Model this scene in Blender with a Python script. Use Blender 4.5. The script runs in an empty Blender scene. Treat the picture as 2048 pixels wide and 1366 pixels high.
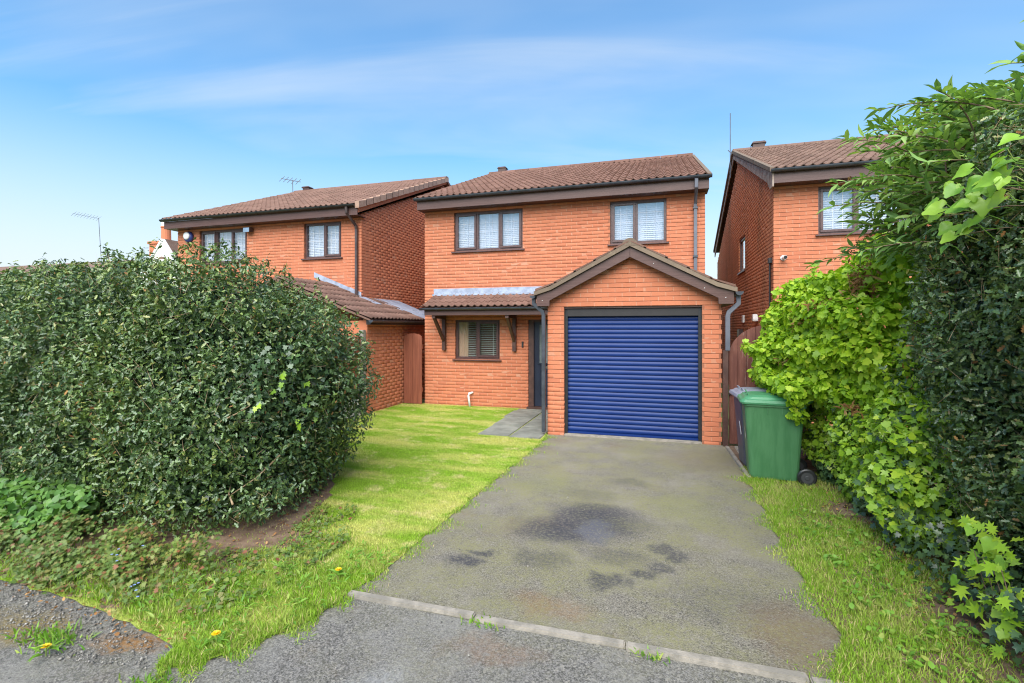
import bpy, math, random
import numpy as np
from mathutils import Vector, Matrix

# ------------------------------------------------------------------ camera, sky, sun, exposure
scene = bpy.context.scene
YAW = math.radians(16.7)
camd = bpy.data.cameras.new('camera')
cam = bpy.data.objects.new('camera', camd)
scene.collection.objects.link(cam)
cam.location = (0, 0, 1.8)
cam.rotation_euler = (math.pi / 2, 0, YAW)
camd.sensor_width = 36
camd.lens = 36 * 991 / 2048
camd.shift_y = -28 / 2048
camd.clip_start = 0.05
camd.clip_end = 3000
scene.camera = cam

SUN_DIR = Vector((0.06, -0.78, 0.86)).normalized()
sund = bpy.data.lights.new('sun', 'SUN')
sund.energy = 3.6
sund.angle = math.radians(64)
sund.color = (1.0, 0.95, 0.87)
sun = bpy.data.objects.new('sun', sund)
scene.collection.objects.link(sun)
sun.rotation_euler = SUN_DIR.to_track_quat('Z', 'Y').to_euler()

world = bpy.data.worlds.new('World')
scene.world = world
world.use_nodes = True
nt = world.node_tree
nt.nodes.clear()
def wn(t, **kw):
    n = nt.nodes.new(t)
    for k, v in kw.items():
        setattr(n, k, v)
    return n
w_out = wn('ShaderNodeOutputWorld')
w_bg = wn('ShaderNodeBackground')
w_bg.inputs['Strength'].default_value = 0.13
w_sky = wn('ShaderNodeTexSky', sky_type='NISHITA', sun_disc=False)
w_sky.sun_elevation = math.asin(SUN_DIR.z)
w_sky.sun_rotation = math.atan2(SUN_DIR.x, SUN_DIR.y)
w_sky.altitude = 100
w_sky.air_density = 1.35
w_sky.dust_density = 0.6
w_sky.ozone_density = 2.2
w_tc = wn('ShaderNodeTexCoord')
w_sep = wn('ShaderNodeSeparateXYZ')
nt.links.new(w_tc.outputs['Generated'], w_sep.inputs[0])
def wmath(op, a, b=None, clamp=False):
    n = wn('ShaderNodeMath', operation=op, use_clamp=clamp)
    for i, v in enumerate((a, b)):
        if v is None:
            continue
        if isinstance(v, (int, float)):
            n.inputs[i].default_value = v
        else:
            nt.links.new(v, n.inputs[i])
    return n.outputs[0]
zz = wmath('ADD', wmath('MAXIMUM', w_sep.outputs['Z'], 0.0), 0.22)
cx = wmath('DIVIDE', w_sep.outputs['X'], zz)
cy = wmath('DIVIDE', w_sep.outputs['Y'], zz)
w_comb = wn('ShaderNodeCombineXYZ')
nt.links.new(cx, w_comb.inputs[0]); nt.links.new(cy, w_comb.inputs[1])
def cloud(scale, rot, stretch, detail, lo, hi, dist, off):
    m = wn('ShaderNodeMapping')
    m0 = wn('ShaderNodeMapping')
    m0.inputs['Rotation'].default_value = (0, 0, -rot)
    nt.links.new(w_comb.outputs[0], m0.inputs[0])
    m.inputs['Scale'].default_value = (scale * stretch, scale, 1)
    m.inputs['Location'].default_value = off
    nt.links.new(m0.outputs[0], m.inputs[0])
    n = wn('ShaderNodeTexNoise')
    n.inputs['Scale'].default_value = 1.0
    n.inputs['Detail'].default_value = detail
    n.inputs['Roughness'].default_value = 0.55
    n.inputs['Distortion'].default_value = dist
    nt.links.new(m.outputs[0], n.inputs['Vector'])
    r = wn('ShaderNodeMapRange', interpolation_type='SMOOTHSTEP')
    r.inputs['From Min'].default_value = lo
    r.inputs['From Max'].default_value = hi
    nt.links.new(n.outputs['Fac'], r.inputs['Value'])
    return r.outputs[0]
veil = cloud(0.55, 0.25, 0.45, 5, 0.36, 0.68, 0.4, (2.3, 5.1, 0))
streak = cloud(1.9, 0.24, 0.14, 8, 0.45, 0.72, 1.1, (0.4, 1.755, 0))
fac = wmath('ADD', wmath('MULTIPLY', veil, 0.36), wmath('MULTIPLY', streak, 0.28), clamp=True)
hz = wn('ShaderNodeMapRange', interpolation_type='SMOOTHERSTEP')
hz.inputs['From Min'].default_value = -0.02; hz.inputs['From Max'].default_value = 0.47
hz.inputs['To Min'].default_value = 0.97; hz.inputs['To Max'].default_value = 0.0
nt.links.new(w_sep.outputs['Z'], hz.inputs['Value'])
fac = wmath('MAXIMUM', fac, hz.outputs[0])
w_mix = wn('ShaderNodeMix', data_type='RGBA')
w_mix.inputs['B'].default_value = (3.2, 3.42, 3.62, 1)
nt.links.new(fac, w_mix.inputs['Factor'])
w_tint = wn('ShaderNodeMix', data_type='RGBA', blend_type='MULTIPLY')
w_tint.inputs['Factor'].default_value = 1.0
w_tint.inputs['B'].default_value = (0.27, 0.64, 0.85, 1)
nt.links.new(w_sky.outputs[0], w_tint.inputs['A'])
nt.links.new(w_tint.outputs['Result'], w_mix.inputs['A'])
nt.links.new(w_mix.outputs['Result'], w_bg.inputs['Color'])
nt.links.new(w_bg.outputs[0], w_out.inputs[0])

vs = scene.view_settings
vs.view_transform = 'Standard'
vs.look = 'None'
vs.gamma = 1.0
vs.use_curve_mapping = False
vs.exposure = 1.12
scene.render.engine = 'CYCLES'
scene.cycles.use_denoising = True
scene.cycles.filter_width = 1.1
scene.cycles.max_bounces = 8
scene.cycles.transparent_max_bounces = 12

rng = np.random.default_rng(7)
random.seed(7)
C = scene.collection
PI = math.pi

# ------------------------------------------------------------------ helpers
def lin(r, g, b):
    f = lambda c: (c / 255 / 12.92) if c / 255 <= 0.04045 else ((c / 255 + 0.055) / 1.055) ** 2.4
    return (f(r), f(g), f(b), 1)

class NT:
    def __init__(s, mat):
        s.t = mat.node_tree
    def n(s, typ, **kw):
        n = s.t.nodes.new(typ)
        for k, v in kw.items():
            setattr(n, k, v)
        return n
    def l(s, a, b):
        s.t.links.new(a, b)
    def math(s, op, a, b=None, clamp=False):
        n = s.n('ShaderNodeMath', operation=op, use_clamp=clamp)
        for i, v in enumerate((a, b)):
            if v is None:
                continue
            if isinstance(v, (int, float)):
                n.inputs[i].default_value = v
            else:
                s.l(v, n.inputs[i])
        return n.outputs[0]
    def noise(s, scale, detail=3, rough=0.55, dist=0.0, stretch=None, off=(0, 0, 0), rot=(0, 0, 0), vec=None):
        if vec is None:
            vec = s.n('ShaderNodeNewGeometry').outputs['Position']
        if stretch or off != (0, 0, 0):
            m = s.n('ShaderNodeMapping')
            m.inputs['Scale'].default_value = stretch or (1, 1, 1)
            m.inputs['Location'].default_value = off
            m.inputs['Rotation'].default_value = rot
            s.l(vec, m.inputs[0]); vec = m.outputs[0]
        n = s.n('ShaderNodeTexNoise')
        n.inputs['Scale'].default_value = scale
        n.inputs['Detail'].default_value = detail
        n.inputs['Roughness'].default_value = rough
        n.inputs['Distortion'].default_value = dist
        s.l(vec, n.inputs['Vector'])
        return n.outputs['Fac']
    def ramp(s, fac, lo, hi, a=0.0, b=1.0):
        r = s.n('ShaderNodeMapRange', interpolation_type='SMOOTHSTEP')
        r.inputs['From Min'].default_value = lo; r.inputs['From Max'].default_value = hi
        r.inputs['To Min'].default_value = a; r.inputs['To Max'].default_value = b
        s.l(fac, r.inputs['Value'])
        return r.outputs[0]
    def mix(s, fac, a, b, blend='MIX'):
        m = s.n('ShaderNodeMix', data_type='RGBA', blend_type=blend)
        for k, v in (('Factor', fac), ('A', a), ('B', b)):
            if isinstance(v, (int, float)):
                m.inputs[k].default_value = v
            elif isinstance(v, tuple):
                m.inputs[k].default_value = v
            else:
                s.l(v, m.inputs[k])
        return m.outputs['Result']
    def rand(s):
        g = s.n('ShaderNodeNewGeometry').outputs['Random Per Island']
        o = s.n('ShaderNodeObjectInfo').outputs['Random']
        return s.math('FRACT', s.math('ADD', g, o))
    def bump(s, height, strength, dist, bsdf):
        b = s.n('ShaderNodeBump')
        b.inputs['Strength'].default_value = strength
        b.inputs['Distance'].default_value = dist
        s.l(height, b.inputs['Height']); s.l(b.outputs[0], bsdf.inputs['Normal'])

def new_mat(name):
    m = bpy.data.materials.new(name)
    m.use_nodes = True
    m.node_tree.nodes.clear()
    t = NT(m)
    out = t.n('ShaderNodeOutputMaterial')
    b = t.n('ShaderNodeBsdfPrincipled')
    t.l(b.outputs[0], out.inputs[0])
    return m, t, b, out

def simple(name, c1, c2=None, scale=6, rough=0.6, bump=0.0, bscale=60, rand=0.0, spec=0.5, metal=0.0, lo=0.35, hi=0.65, coat=0.0, stretch=None):
    m, t, b, out = new_mat(name)
    c2 = c2 or tuple(x * 0.8 for x in c1[:3]) + (1,)
    col = t.mix(t.ramp(t.noise(scale, 5, 0.6, stretch=stretch), lo, hi), c1, c2)
    if rand:
        v = t.ramp(t.rand(), 0, 1, 1 - rand, 1 + rand)
        hs = t.n('ShaderNodeHueSaturation')
        t.l(v, hs.inputs['Value']); t.l(col, hs.inputs['Color'])
        col = hs.outputs[0]
    t.l(col, b.inputs['Base Color'])
    b.inputs['Roughness'].default_value = rough
    b.inputs['Specular IOR Level'].default_value = spec
    b.inputs['Metallic'].default_value = metal
    b.inputs['Coat Weight'].default_value = coat
    if bump:
        t.bump(t.noise(bscale, 4, 0.6), bump, 0.01, b)
    return m

M = {}
# --- brick
def brick_mat():
    m, t, b, out = new_mat('brick')
    r = t.rand()
    cr = t.n('ShaderNodeValToRGB')
    e = cr.color_ramp.elements
    cols = [(0.0, (0.48, 0.160, 0.083)), (0.3, (0.51, 0.174, 0.090)), (0.6, (0.54, 0.190, 0.100)), (0.85, (0.505, 0.168, 0.087)), (1.0, (0.45, 0.148, 0.080))]
    e[0].position, e[0].color = cols[0][0], cols[0][1] + (1,)
    e[1].position, e[1].color = cols[-1][0], cols[-1][1] + (1,)
    for p, c in cols[1:-1]:
        x = e.new(p); x.color = c + (1,)
    t.l(r, cr.inputs[0])
    col = cr.outputs[0]
    # weathering in large soft patches, pale bloom and a little algae
    col = t.mix(t.ramp(t.noise(0.8, 6, 0.62), 0.52, 0.80, 0, 0.3), col, (0.54, 0.26, 0.15, 1))
    col = t.mix(t.ramp(t.noise(1.3, 6, 0.65, off=(7, 3, 1)), 0.60, 0.80, 0, 0.28), col, (0.25, 0.12, 0.06, 1))
    col = t.mix(t.ramp(t.noise(45, 4, 0.6), 0.50, 0.75, 0, 0.16), col, (0.30, 0.11, 0.06, 1))
    t.l(col, b.inputs['Base Color'])
    b.inputs['Roughness'].default_value = 0.86
    b.inputs['Specular IOR Level'].default_value = 0.25
    t.bump(t.noise(160, 4, 0.7), 0.5, 0.006, b)
    return m
M['brick'] = brick_mat()
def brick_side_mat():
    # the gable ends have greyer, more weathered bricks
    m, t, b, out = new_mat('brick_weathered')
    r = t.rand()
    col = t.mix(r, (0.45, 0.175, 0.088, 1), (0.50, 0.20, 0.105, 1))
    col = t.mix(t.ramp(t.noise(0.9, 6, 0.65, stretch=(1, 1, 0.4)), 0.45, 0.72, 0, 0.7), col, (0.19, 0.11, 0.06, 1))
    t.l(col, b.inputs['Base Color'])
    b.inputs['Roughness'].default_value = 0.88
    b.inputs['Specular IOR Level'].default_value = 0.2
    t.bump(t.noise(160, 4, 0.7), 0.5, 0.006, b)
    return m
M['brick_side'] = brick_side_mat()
M['mortar'] = simple('mortar', (0.48, 0.20, 0.115, 1), (0.53, 0.25, 0.155, 1), 5, 0.95, 0.4, 120)
M['bed'] = simple('bed_joint', (0.30, 0.115, 0.062, 1), (0.36, 0.15, 0.088, 1), 3, 0.95, 0.3, 120)
# --- roof tile
def tile_mat(name, a, bcol, lich):
    m, t, b, out = new_mat(name)
    col = t.mix(t.rand(), a, bcol)
    col = t.mix(t.ramp(t.noise(2.2, 6, 0.65), 0.5, 0.75, 0, 0.55), col, tuple(x * 0.55 for x in a[:3]) + (1,))
    col = t.mix(t.ramp(t.noise(14, 6, 0.7), 0.55, 0.72, 0, lich), col, (0.33, 0.27, 0.18, 1))
    t.l(col, b.inputs['Base Color'])
    b.inputs['Roughness'].default_value = 0.85
    b.inputs['Specular IOR Level'].default_value = 0.3
    t.bump(t.noise(90, 4, 0.7), 0.6, 0.008, b)
    return m
M['tile'] = tile_mat('roof_tile', (0.130, 0.066, 0.048, 1), (0.185, 0.098, 0.074, 1), 0.45)
M['tile_l'] = tile_mat('roof_tile_left', (0.145, 0.080, 0.060, 1), (0.205, 0.115, 0.088, 1), 0.45)
M['tile_r'] = tile_mat('roof_tile_right', (0.135, 0.080, 0.060, 1), (0.195, 0.118, 0.090, 1), 0.6)
M['verge'] = tile_mat('verge_mortar', (0.15, 0.108, 0.078, 1), (0.20, 0.148, 0.106, 1), 0.4)
M['vergecap'] = simple('verge_cap', (0.33, 0.20, 0.14, 1), (0.40, 0.25, 0.18, 1), 8, 0.6, rand=0.12)
M['fascia'] = simple('brown_timber', (0.072, 0.031, 0.024, 1), (0.10, 0.048, 0.039, 1), 4, 0.5, 0.15, 50, stretch=(0.5, 6, 12))
M['barge_grey'] = simple('weathered_timber', (0.34, 0.27, 0.22, 1), (0.20, 0.13, 0.10, 1), 7, 0.85, 0.4, 40)
M['dark_timber'] = simple('stained_timber', (0.055, 0.024, 0.018, 1), (0.085, 0.038, 0.028, 1), 9, 0.5, 0.2, 60)
M['frame'] = simple('window_frame_brown', (0.075, 0.038, 0.034, 1), (0.105, 0.055, 0.05, 1), 20, 0.32, 0.1, 200)
M['gutter'] = simple('gutter_plastic', (0.028, 0.032, 0.042, 1), (0.05, 0.055, 0.07, 1), 5, 0.35, spec=0.6)
M['gutter_brown'] = simple('brown_plastic', (0.045, 0.028, 0.026, 1), (0.075, 0.05, 0.048, 1), 5, 0.35, spec=0.6)
M['pipe_grey'] = simple('grey_pipe', (0.085, 0.09, 0.115, 1), (0.12, 0.125, 0.155, 1), 5, 0.4)
M['lead'] = simple('lead_sheet', (0.33, 0.37, 0.46, 1), (0.22, 0.25, 0.32, 1), 7, 0.45, 0.3, 25)
M['white'] = simple('white_plastic', (0.75, 0.75, 0.74, 1), (0.68, 0.68, 0.67, 1), 9, 0.4)
M['blind'] = simple('blind_slat_white', (0.70, 0.73, 0.80, 1), (0.67, 0.70, 0.77, 1), 3, 0.5)
M['blind_cream'] = simple('blind_slat_cream', (0.78, 0.73, 0.60, 1), (0.70, 0.65, 0.53, 1), 3, 0.5)
M['curtain'] = simple('curtain_cloth', (0.60, 0.42, 0.27, 1), (0.66, 0.48, 0.32, 1), 3, 0.9)
M['leading'] = simple('lead_came', (0.50, 0.52, 0.56, 1), None, 9, 0.5)
M['dark'] = simple('dark_interior', (0.035, 0.033, 0.03, 1), None, 3, 0.9)
M['plaster'] = simple('room_plaster', (0.35, 0.32, 0.28, 1), None, 3, 0.9)
M['black'] = simple('black_plastic', (0.012, 0.012, 0.013, 1), (0.02, 0.02, 0.022, 1), 9, 0.4)
M['blue_door'] = simple('blue_lacquer', (0.007, 0.026, 0.130, 1), (0.009, 0.031, 0.142, 1), 2, 0.34, spec=0.22)
M['headbox'] = simple('door_headbox', (0.016, 0.013, 0.013, 1), (0.022, 0.018, 0.018, 1), 3, 0.6)
M['navy'] = simple('navy_paint', (0.012, 0.017, 0.036, 1), (0.016, 0.022, 0.045, 1), 2, 0.35)
M['steel'] = simple('steel', (0.6, 0.6, 0.62, 1), None, 5, 0.25, metal=1.0)
M['concrete'] = simple('concrete', (0.30, 0.265, 0.22, 1), (0.20, 0.18, 0.15, 1), 11, 0.9, 0.4, 70)
M['slab'] = simple('paving_slab', (0.155, 0.16, 0.135, 1), (0.24, 0.245, 0.21, 1), 3.5, 0.75, 0.3, 80, rand=0.1)
M['gate_red'] = simple('gate_red_stain', (0.20, 0.055, 0.028, 1), (0.27, 0.082, 0.042, 1), 3, 0.65, 0.2, 40, rand=0.07, stretch=(7, 7, 0.5))
def gate_worn():
    m, t, b, out = new_mat('gate_worn_stain')
    col = t.mix(t.ramp(t.noise(5, 5, 0.6, stretch=(5, 5, 0.5)), 0.35, 0.65), (0.115, 0.035, 0.024, 1), (0.175, 0.062, 0.042, 1))
    wear = t.ramp(t.noise(6, 7, 0.72, stretch=(6, 6, 0.55), off=(3, 1, 9)), 0.56, 0.70, 0, 0.75)
    col = t.mix(wear, col, (0.36, 0.25, 0.20, 1))
    t.l(col, b.inputs['Base Color']); b.inputs['Roughness'].default_value = 0.75
    t.bump(t.noise(40, 4, 0.6, stretch=(4, 4, 0.4)), 0.3, 0.006, b)
    return m
M['gate_worn'] = gate_worn()
M['bin_green'] = simple('bin_green_plastic', (0.044, 0.150, 0.056, 1), (0.064, 0.185, 0.076, 1), 3, 0.46, 0.08, 300, stretch=(5, 5, 0.7))
M['bin_green_lid'] = simple('bin_green_lid', (0.060, 0.23, 0.105, 1), (0.07, 0.25, 0.12, 1), 5, 0.40, 0.08, 300)
M['bin_grey'] = simple('bin_grey_plastic', (0.040, 0.045, 0.065, 1), (0.055, 0.06, 0.08, 1), 5, 0.45, 0.08, 300)
M['bin_grey_lid'] = simple('bin_grey_lid', (0.20, 0.215, 0.27, 1), (0.25, 0.26, 0.32, 1), 5, 0.42, 0.08, 300)
M['render_white'] = simple('white_render', (0.78, 0.77, 0.72, 1), (0.70, 0.69, 0.64, 1), 2, 0.9)
M['bark'] = simple('bark', (0.14, 0.095, 0.06, 1), (0.22, 0.155, 0.10, 1), 12, 0.9, 0.5, 60)
M['straw'] = simple('cut_branch', (0.42, 0.30, 0.18, 1), (0.30, 0.20, 0.11, 1), 12, 0.9)
def glass_mat():
    m, t, b, out = new_mat('window_glass')
    t.t.nodes.remove(b)
    tr = t.n('ShaderNodeBsdfTransparent'); tr.inputs[0].default_value = (0.97, 0.98, 1.0, 1)
    gl = t.n('ShaderNodeBsdfGlossy'); gl.inputs['Roughness'].default_value = 0.01
    fr = t.n('ShaderNodeFresnel'); fr.inputs['IOR'].default_value = 1.9
    mx = t.n('ShaderNodeMixShader')
    front = t.math('SUBTRACT', 1.0, t.n('ShaderNodeNewGeometry').outputs['Backfacing'])
    t.l(t.math('MULTIPLY', t.math('MULTIPLY', fr.outputs[0], 2.8, True), front), mx.inputs[0]); t.l(tr.outputs[0], mx.inputs[1]); t.l(gl.outputs[0], mx.inputs[2])
    t.l(mx.outputs[0], out.inputs[0])
    return m
M['glass'] = glass_mat()
M['frosted'] = simple('frosted_glass', (0.13, 0.155, 0.155, 1), (0.17, 0.20, 0.20, 1), 12, 0.18, spec=0.7)

# --- foliage
def leaf_mat(name, stops, rough=0.4, trans=0.25, spec=0.5, clump=1.2, clump_amt=0.35, tint=(1.35, 1.25, 0.5)):
    m, t, b, out = new_mat(name)
    cr = t.n('ShaderNodeValToRGB')
    e = cr.color_ramp.elements
    e[0].position, e[0].color = stops[0][0], stops[0][1] + (1,)
    e[1].position, e[1].color = stops[-1][0], stops[-1][1] + (1,)
    for p, c in stops[1:-1]:
        x = e.new(p); x.color = c + (1,)
    t.l(t.rand(), cr.inputs[0])
    col = cr.outputs[0]
    fac = t.ramp(t.noise(clump, 3, 0.5), 0.42, 0.66, 0, clump_amt)
    tinted = t.mix(1.0, col, tint + (1,), 'MULTIPLY')
    col = t.mix(fac, col, tinted)
    t.l(col, b.inputs['Base Color'])
    b.inputs['Roughness'].default_value = rough
    b.inputs['Specular IOR Level'].default_value = spec
    if trans:
        tl = t.n('ShaderNodeBsdfTranslucent')
        t.l(t.mix(1.0, col, (1.25, 1.3, 0.55, 1), 'MULTIPLY'), tl.inputs[0])
        mx = t.n('ShaderNodeMixShader'); mx.inputs[0].default_value = trans
        t.l(b.outputs[0], mx.inputs[1]); t.l(tl.outputs[0], mx.inputs[2]); t.l(mx.outputs[0], out.inputs[0])
    return m
M['holly'] = leaf_mat('holly_leaf', [(0, (0.042, 0.082, 0.032)), (0.40, (0.066, 0.120, 0.042)), (0.75, (0.100, 0.170, 0.052)), (0.94, (0.155, 0.215, 0.060)), (1.0, (0.26, 0.25, 0.09))], 0.32, 0.12, 0.65, 1.1, 0.4)
M['holly_new'] = leaf_mat('young_holly_leaf', [(0, (0.11, 0.17, 0.04)), (0.6, (0.17, 0.24, 0.055)), (1, (0.26, 0.31, 0.09))], 0.36, 0.2, 0.55)
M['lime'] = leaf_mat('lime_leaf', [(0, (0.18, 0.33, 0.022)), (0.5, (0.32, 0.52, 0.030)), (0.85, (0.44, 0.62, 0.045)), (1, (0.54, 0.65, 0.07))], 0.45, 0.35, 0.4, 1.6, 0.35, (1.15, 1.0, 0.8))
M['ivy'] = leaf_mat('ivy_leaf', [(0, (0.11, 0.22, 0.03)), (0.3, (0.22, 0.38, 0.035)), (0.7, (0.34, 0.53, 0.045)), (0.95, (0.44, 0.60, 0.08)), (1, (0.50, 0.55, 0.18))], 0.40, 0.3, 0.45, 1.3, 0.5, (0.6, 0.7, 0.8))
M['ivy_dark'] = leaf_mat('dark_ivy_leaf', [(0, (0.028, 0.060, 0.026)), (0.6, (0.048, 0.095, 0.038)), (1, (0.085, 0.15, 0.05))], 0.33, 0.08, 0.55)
M['buddleia'] = leaf_mat('buddleia_leaf', [(0, (0.10, 0.20, 0.06)), (0.5, (0.18, 0.32, 0.08)), (1, (0.30, 0.43, 0.13))], 0.55, 0.3, 0.35)
M['vine'] = leaf_mat('broad_leaf', [(0, (0.17, 0.36, 0.03)), (0.6, (0.27, 0.47, 0.04)), (1, (0.38, 0.55, 0.06))], 0.40, 0.35, 0.5, 14, 0.35, (0.75, 0.8, 0.9))
M['deadleaf'] = leaf_mat('dead_leaf', [(0, (0.16, 0.075, 0.03)), (0.5, (0.28, 0.14, 0.055)), (1, (0.40, 0.24, 0.11))], 0.8, 0.15, 0.2)
M['geranium'] = leaf_mat('cranesbill_leaf', [(0, (0.065, 0.12, 0.025)), (0.5, (0.13, 0.20, 0.045)), (0.78, (0.19, 0.22, 0.06)), (0.9, (0.20, 0.13, 0.06)), (1, (0.24, 0.08, 0.05))], 0.5, 0.25, 0.4)
M['nettle'] = leaf_mat('nettle_leaf', [(0, (0.06, 0.15, 0.03)), (1, (0.14, 0.27, 0.05))], 0.45, 0.25, 0.45)
M['weed'] = leaf_mat('weed_leaf', [(0, (0.11, 0.25, 0.03)), (0.7, (0.19, 0.36, 0.045)), (1, (0.33, 0.38, 0.10))], 0.5, 0.3, 0.4)
M['flower_blue'] = simple('flower_blue', (0.20, 0.28, 0.62, 1), (0.28, 0.36, 0.7, 1), 30, 0.6)
M['flower_yellow'] = simple('flower_yellow', (0.85, 0.62, 0.01, 1), (0.80, 0.50, 0.01, 1), 60, 0.6)

# ------------------------------------------------------------------ mesh building
W = {}   # world origin of every object (parents are only ever translated while building)
class MB:
    def __init__(s):
        s.v = []; s.f = []
    def add(s, vs, fs):
        o = len(s.v); s.v += [tuple(p) for p in vs]; s.f += [tuple(i + o for i in f) for f in fs]
        return s
    def box(s, x0, x1, y0, y1, z0, z1):
        if x0 > x1: x0, x1 = x1, x0
        if y0 > y1: y0, y1 = y1, y0
        if z0 > z1: z0, z1 = z1, z0
        return s.add([(x0, y0, z0), (x1, y0, z0), (x1, y1, z0), (x0, y1, z0), (x0, y0, z1), (x1, y0, z1), (x1, y1, z1), (x0, y1, z1)],
                     [(0, 3, 2, 1), (4, 5, 6, 7), (0, 1, 5, 4), (1, 2, 6, 5), (2, 3, 7, 6), (3, 0, 4, 7)])
    def prism(s, poly, a, b, axis='y'):
        """extrude a 2-D polygon: axis y -> poly is (x,z); axis x -> poly is (y,z); axis z -> poly is (x,y)"""
        f = {'y': lambda p, d: (p[0], d, p[1]), 'x': lambda p, d: (d, p[0], p[1]), 'z': lambda p, d: (p[0], p[1], d)}[axis]
        n = len(poly)
        return s.add([f(p, a) for p in poly] + [f(p, b) for p in poly],
                     [tuple(range(n)), tuple(range(2 * n - 1, n - 1, -1))] + [(i, i + n, (i + 1) % n + n, (i + 1) % n) for i in range(n)])
    def tube(s, path, r, seg=8, cap=True):
        path = [Vector(p) for p in path]
        rs = r if isinstance(r, (list, tuple)) else [r] * len(path)
        o = len(s.v)
        ref = Vector((0, 0, 1))
        for i, p in enumerate(path):
            d = (path[min(i + 1, len(path) - 1)] - path[max(i - 1, 0)]).normalized()
            rr = ref if abs(d.dot(ref)) < 0.95 else Vector((1, 0, 0))
            a = d.cross(rr).normalized(); b = d.cross(a).normalized()
            for k in range(seg):
                t = 2 * PI * k / seg
                s.v.append(tuple(p + (a * math.cos(t) + b * math.sin(t)) * rs[i]))
        for i in range(len(path) - 1):
            for k in range(seg):
                k2 = (k + 1) % seg
                s.f.append((o + i * seg + k, o + i * seg + k2, o + (i + 1) * seg + k2, o + (i + 1) * seg + k))
        if cap:
            s.f.append(tuple(o + k for k in range(seg))[::-1])
            e = o + (len(path) - 1) * seg
            s.f.append(tuple(e + k for k in range(seg)))
        return s
    def pipe_sq(s, path, w, d=None):
        """square pipe along a polyline in a vertical plane of constant y or x"""
        d = d or w
        path = [Vector(p) for p in path]
        o = len(s.v)
        for i, p in enumerate(path):
            t = (path[min(i + 1, len(path) - 1)] - path[max(i - 1, 0)]).normalized()
            side = Vector((0, 1, 0)) if abs(t.y) < 0.6 else Vector((1, 0, 0))
            a = t.cross(side).normalized(); b = side
            for sx, sy in ((-1, -1), (1, -1), (1, 1), (-1, 1)):
                s.v.append(tuple(p + a * sx * w / 2 + b * sy * d / 2))
        for i in range(len(path) - 1):
            for k in range(4):
                k2 = (k + 1) % 4
                s.f.append((o + i * 4 + k, o + i * 4 + k2, o + i * 4 + 4 + k2, o + i * 4 + 4 + k))
        s.f.append((o + 3, o + 2, o + 1, o)); e = o + 4 * (len(path) - 1)
        s.f.append((e, e + 1, e + 2, e + 3))
        return s
    def lathe(s, c, prof, seg=16, axis='z'):
        o = len(s.v)
        for r, h in prof:
            for k in range(seg):
                t = 2 * PI * k / seg
                a, b = r * math.cos(t), r * math.sin(t)
                s.v.append({'z': (c[0] + a, c[1] + b, c[2] + h), 'y': (c[0] + a, c[1] + h, c[2] + b), 'x': (c[0] + h, c[1] + a, c[2] + b)}[axis])
        for i in range(len(prof) - 1):
            for k in range(seg):
                k2 = (k + 1) % seg
                s.f.append((o + i * seg + k, o + i * seg + k2, o + (i + 1) * seg + k2, o + (i + 1) * seg + k))
        s.f.append(tuple(o + k for k in range(seg))[::-1])
        e = o + (len(prof) - 1) * seg
        s.f.append(tuple(e + k for k in range(seg)))
        return s
    def build(s, name, mat, parent=None, smooth=False, bevel=0.0):
        v = np.array(s.v, dtype=float)
        c = (v.min(0) + v.max(0)) / 2
        me = bpy.data.meshes.new(name)
        me.from_pydata([tuple(p) for p in (v - c)], [], s.f)
        me.materials.append(M[mat] if isinstance(mat, str) else mat)
        if bevel or True:
            import bmesh
            bm = bmesh.new(); bm.from_mesh(me)
            bmesh.ops.recalc_face_normals(bm, faces=bm.faces)
            if bevel:
                es = [e for e in bm.edges if len(e.link_faces) == 2 and e.calc_face_angle(0) > 0.6]
                bmesh.ops.bevel(bm, geom=es, offset=bevel, segments=2, affect='EDGES', clamp_overlap=True)
            bm.to_mesh(me); bm.free()
        if smooth:
            me.polygons.foreach_set('use_smooth', [True] * len(me.polygons))
        return link(name, me, c, parent)

def link(name, me, loc, parent=None):
    o = bpy.data.objects.new(name, me)
    C.objects.link(o)
    loc = Vector(loc)
    W[o] = loc
    o.parent = parent
    o.location = loc - (W[parent] if parent else Vector((0, 0, 0)))
    return o

def tag(o, label=None, cat=None, group=None, kind=None):
    if label: o['label'] = label
    if cat: o['category'] = cat
    if group: o['group'] = group
    if kind: o['kind'] = kind
    return o

def thing(name, loc, label, cat, group=None):
    return tag(link(name, None, loc), label, cat, group)

def np_mesh(name, verts, tris, mat, parent=None, loc=(0, 0, 0), quads=False):
    """fast mesh from numpy arrays (verts in world coordinates)"""
    loc = np.array(loc, dtype=float)
    k = 4 if quads else 3
    me = bpy.data.meshes.new(name)
    me.vertices.add(len(verts)); me.vertices.foreach_set('co', (verts - loc).astype(np.float32).ravel())
    n = len(tris)
    me.loops.add(n * k); me.loops.foreach_set('vertex_index', tris.astype(np.int32).ravel())
    me.polygons.add(n); me.polygons.foreach_set('loop_start', (np.arange(n) * k).astype(np.int32))
    me.update(calc_edges=True)
    me.materials.append(M[mat] if isinstance(mat, str) else mat)
    return link(name, me, loc, parent)

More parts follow.
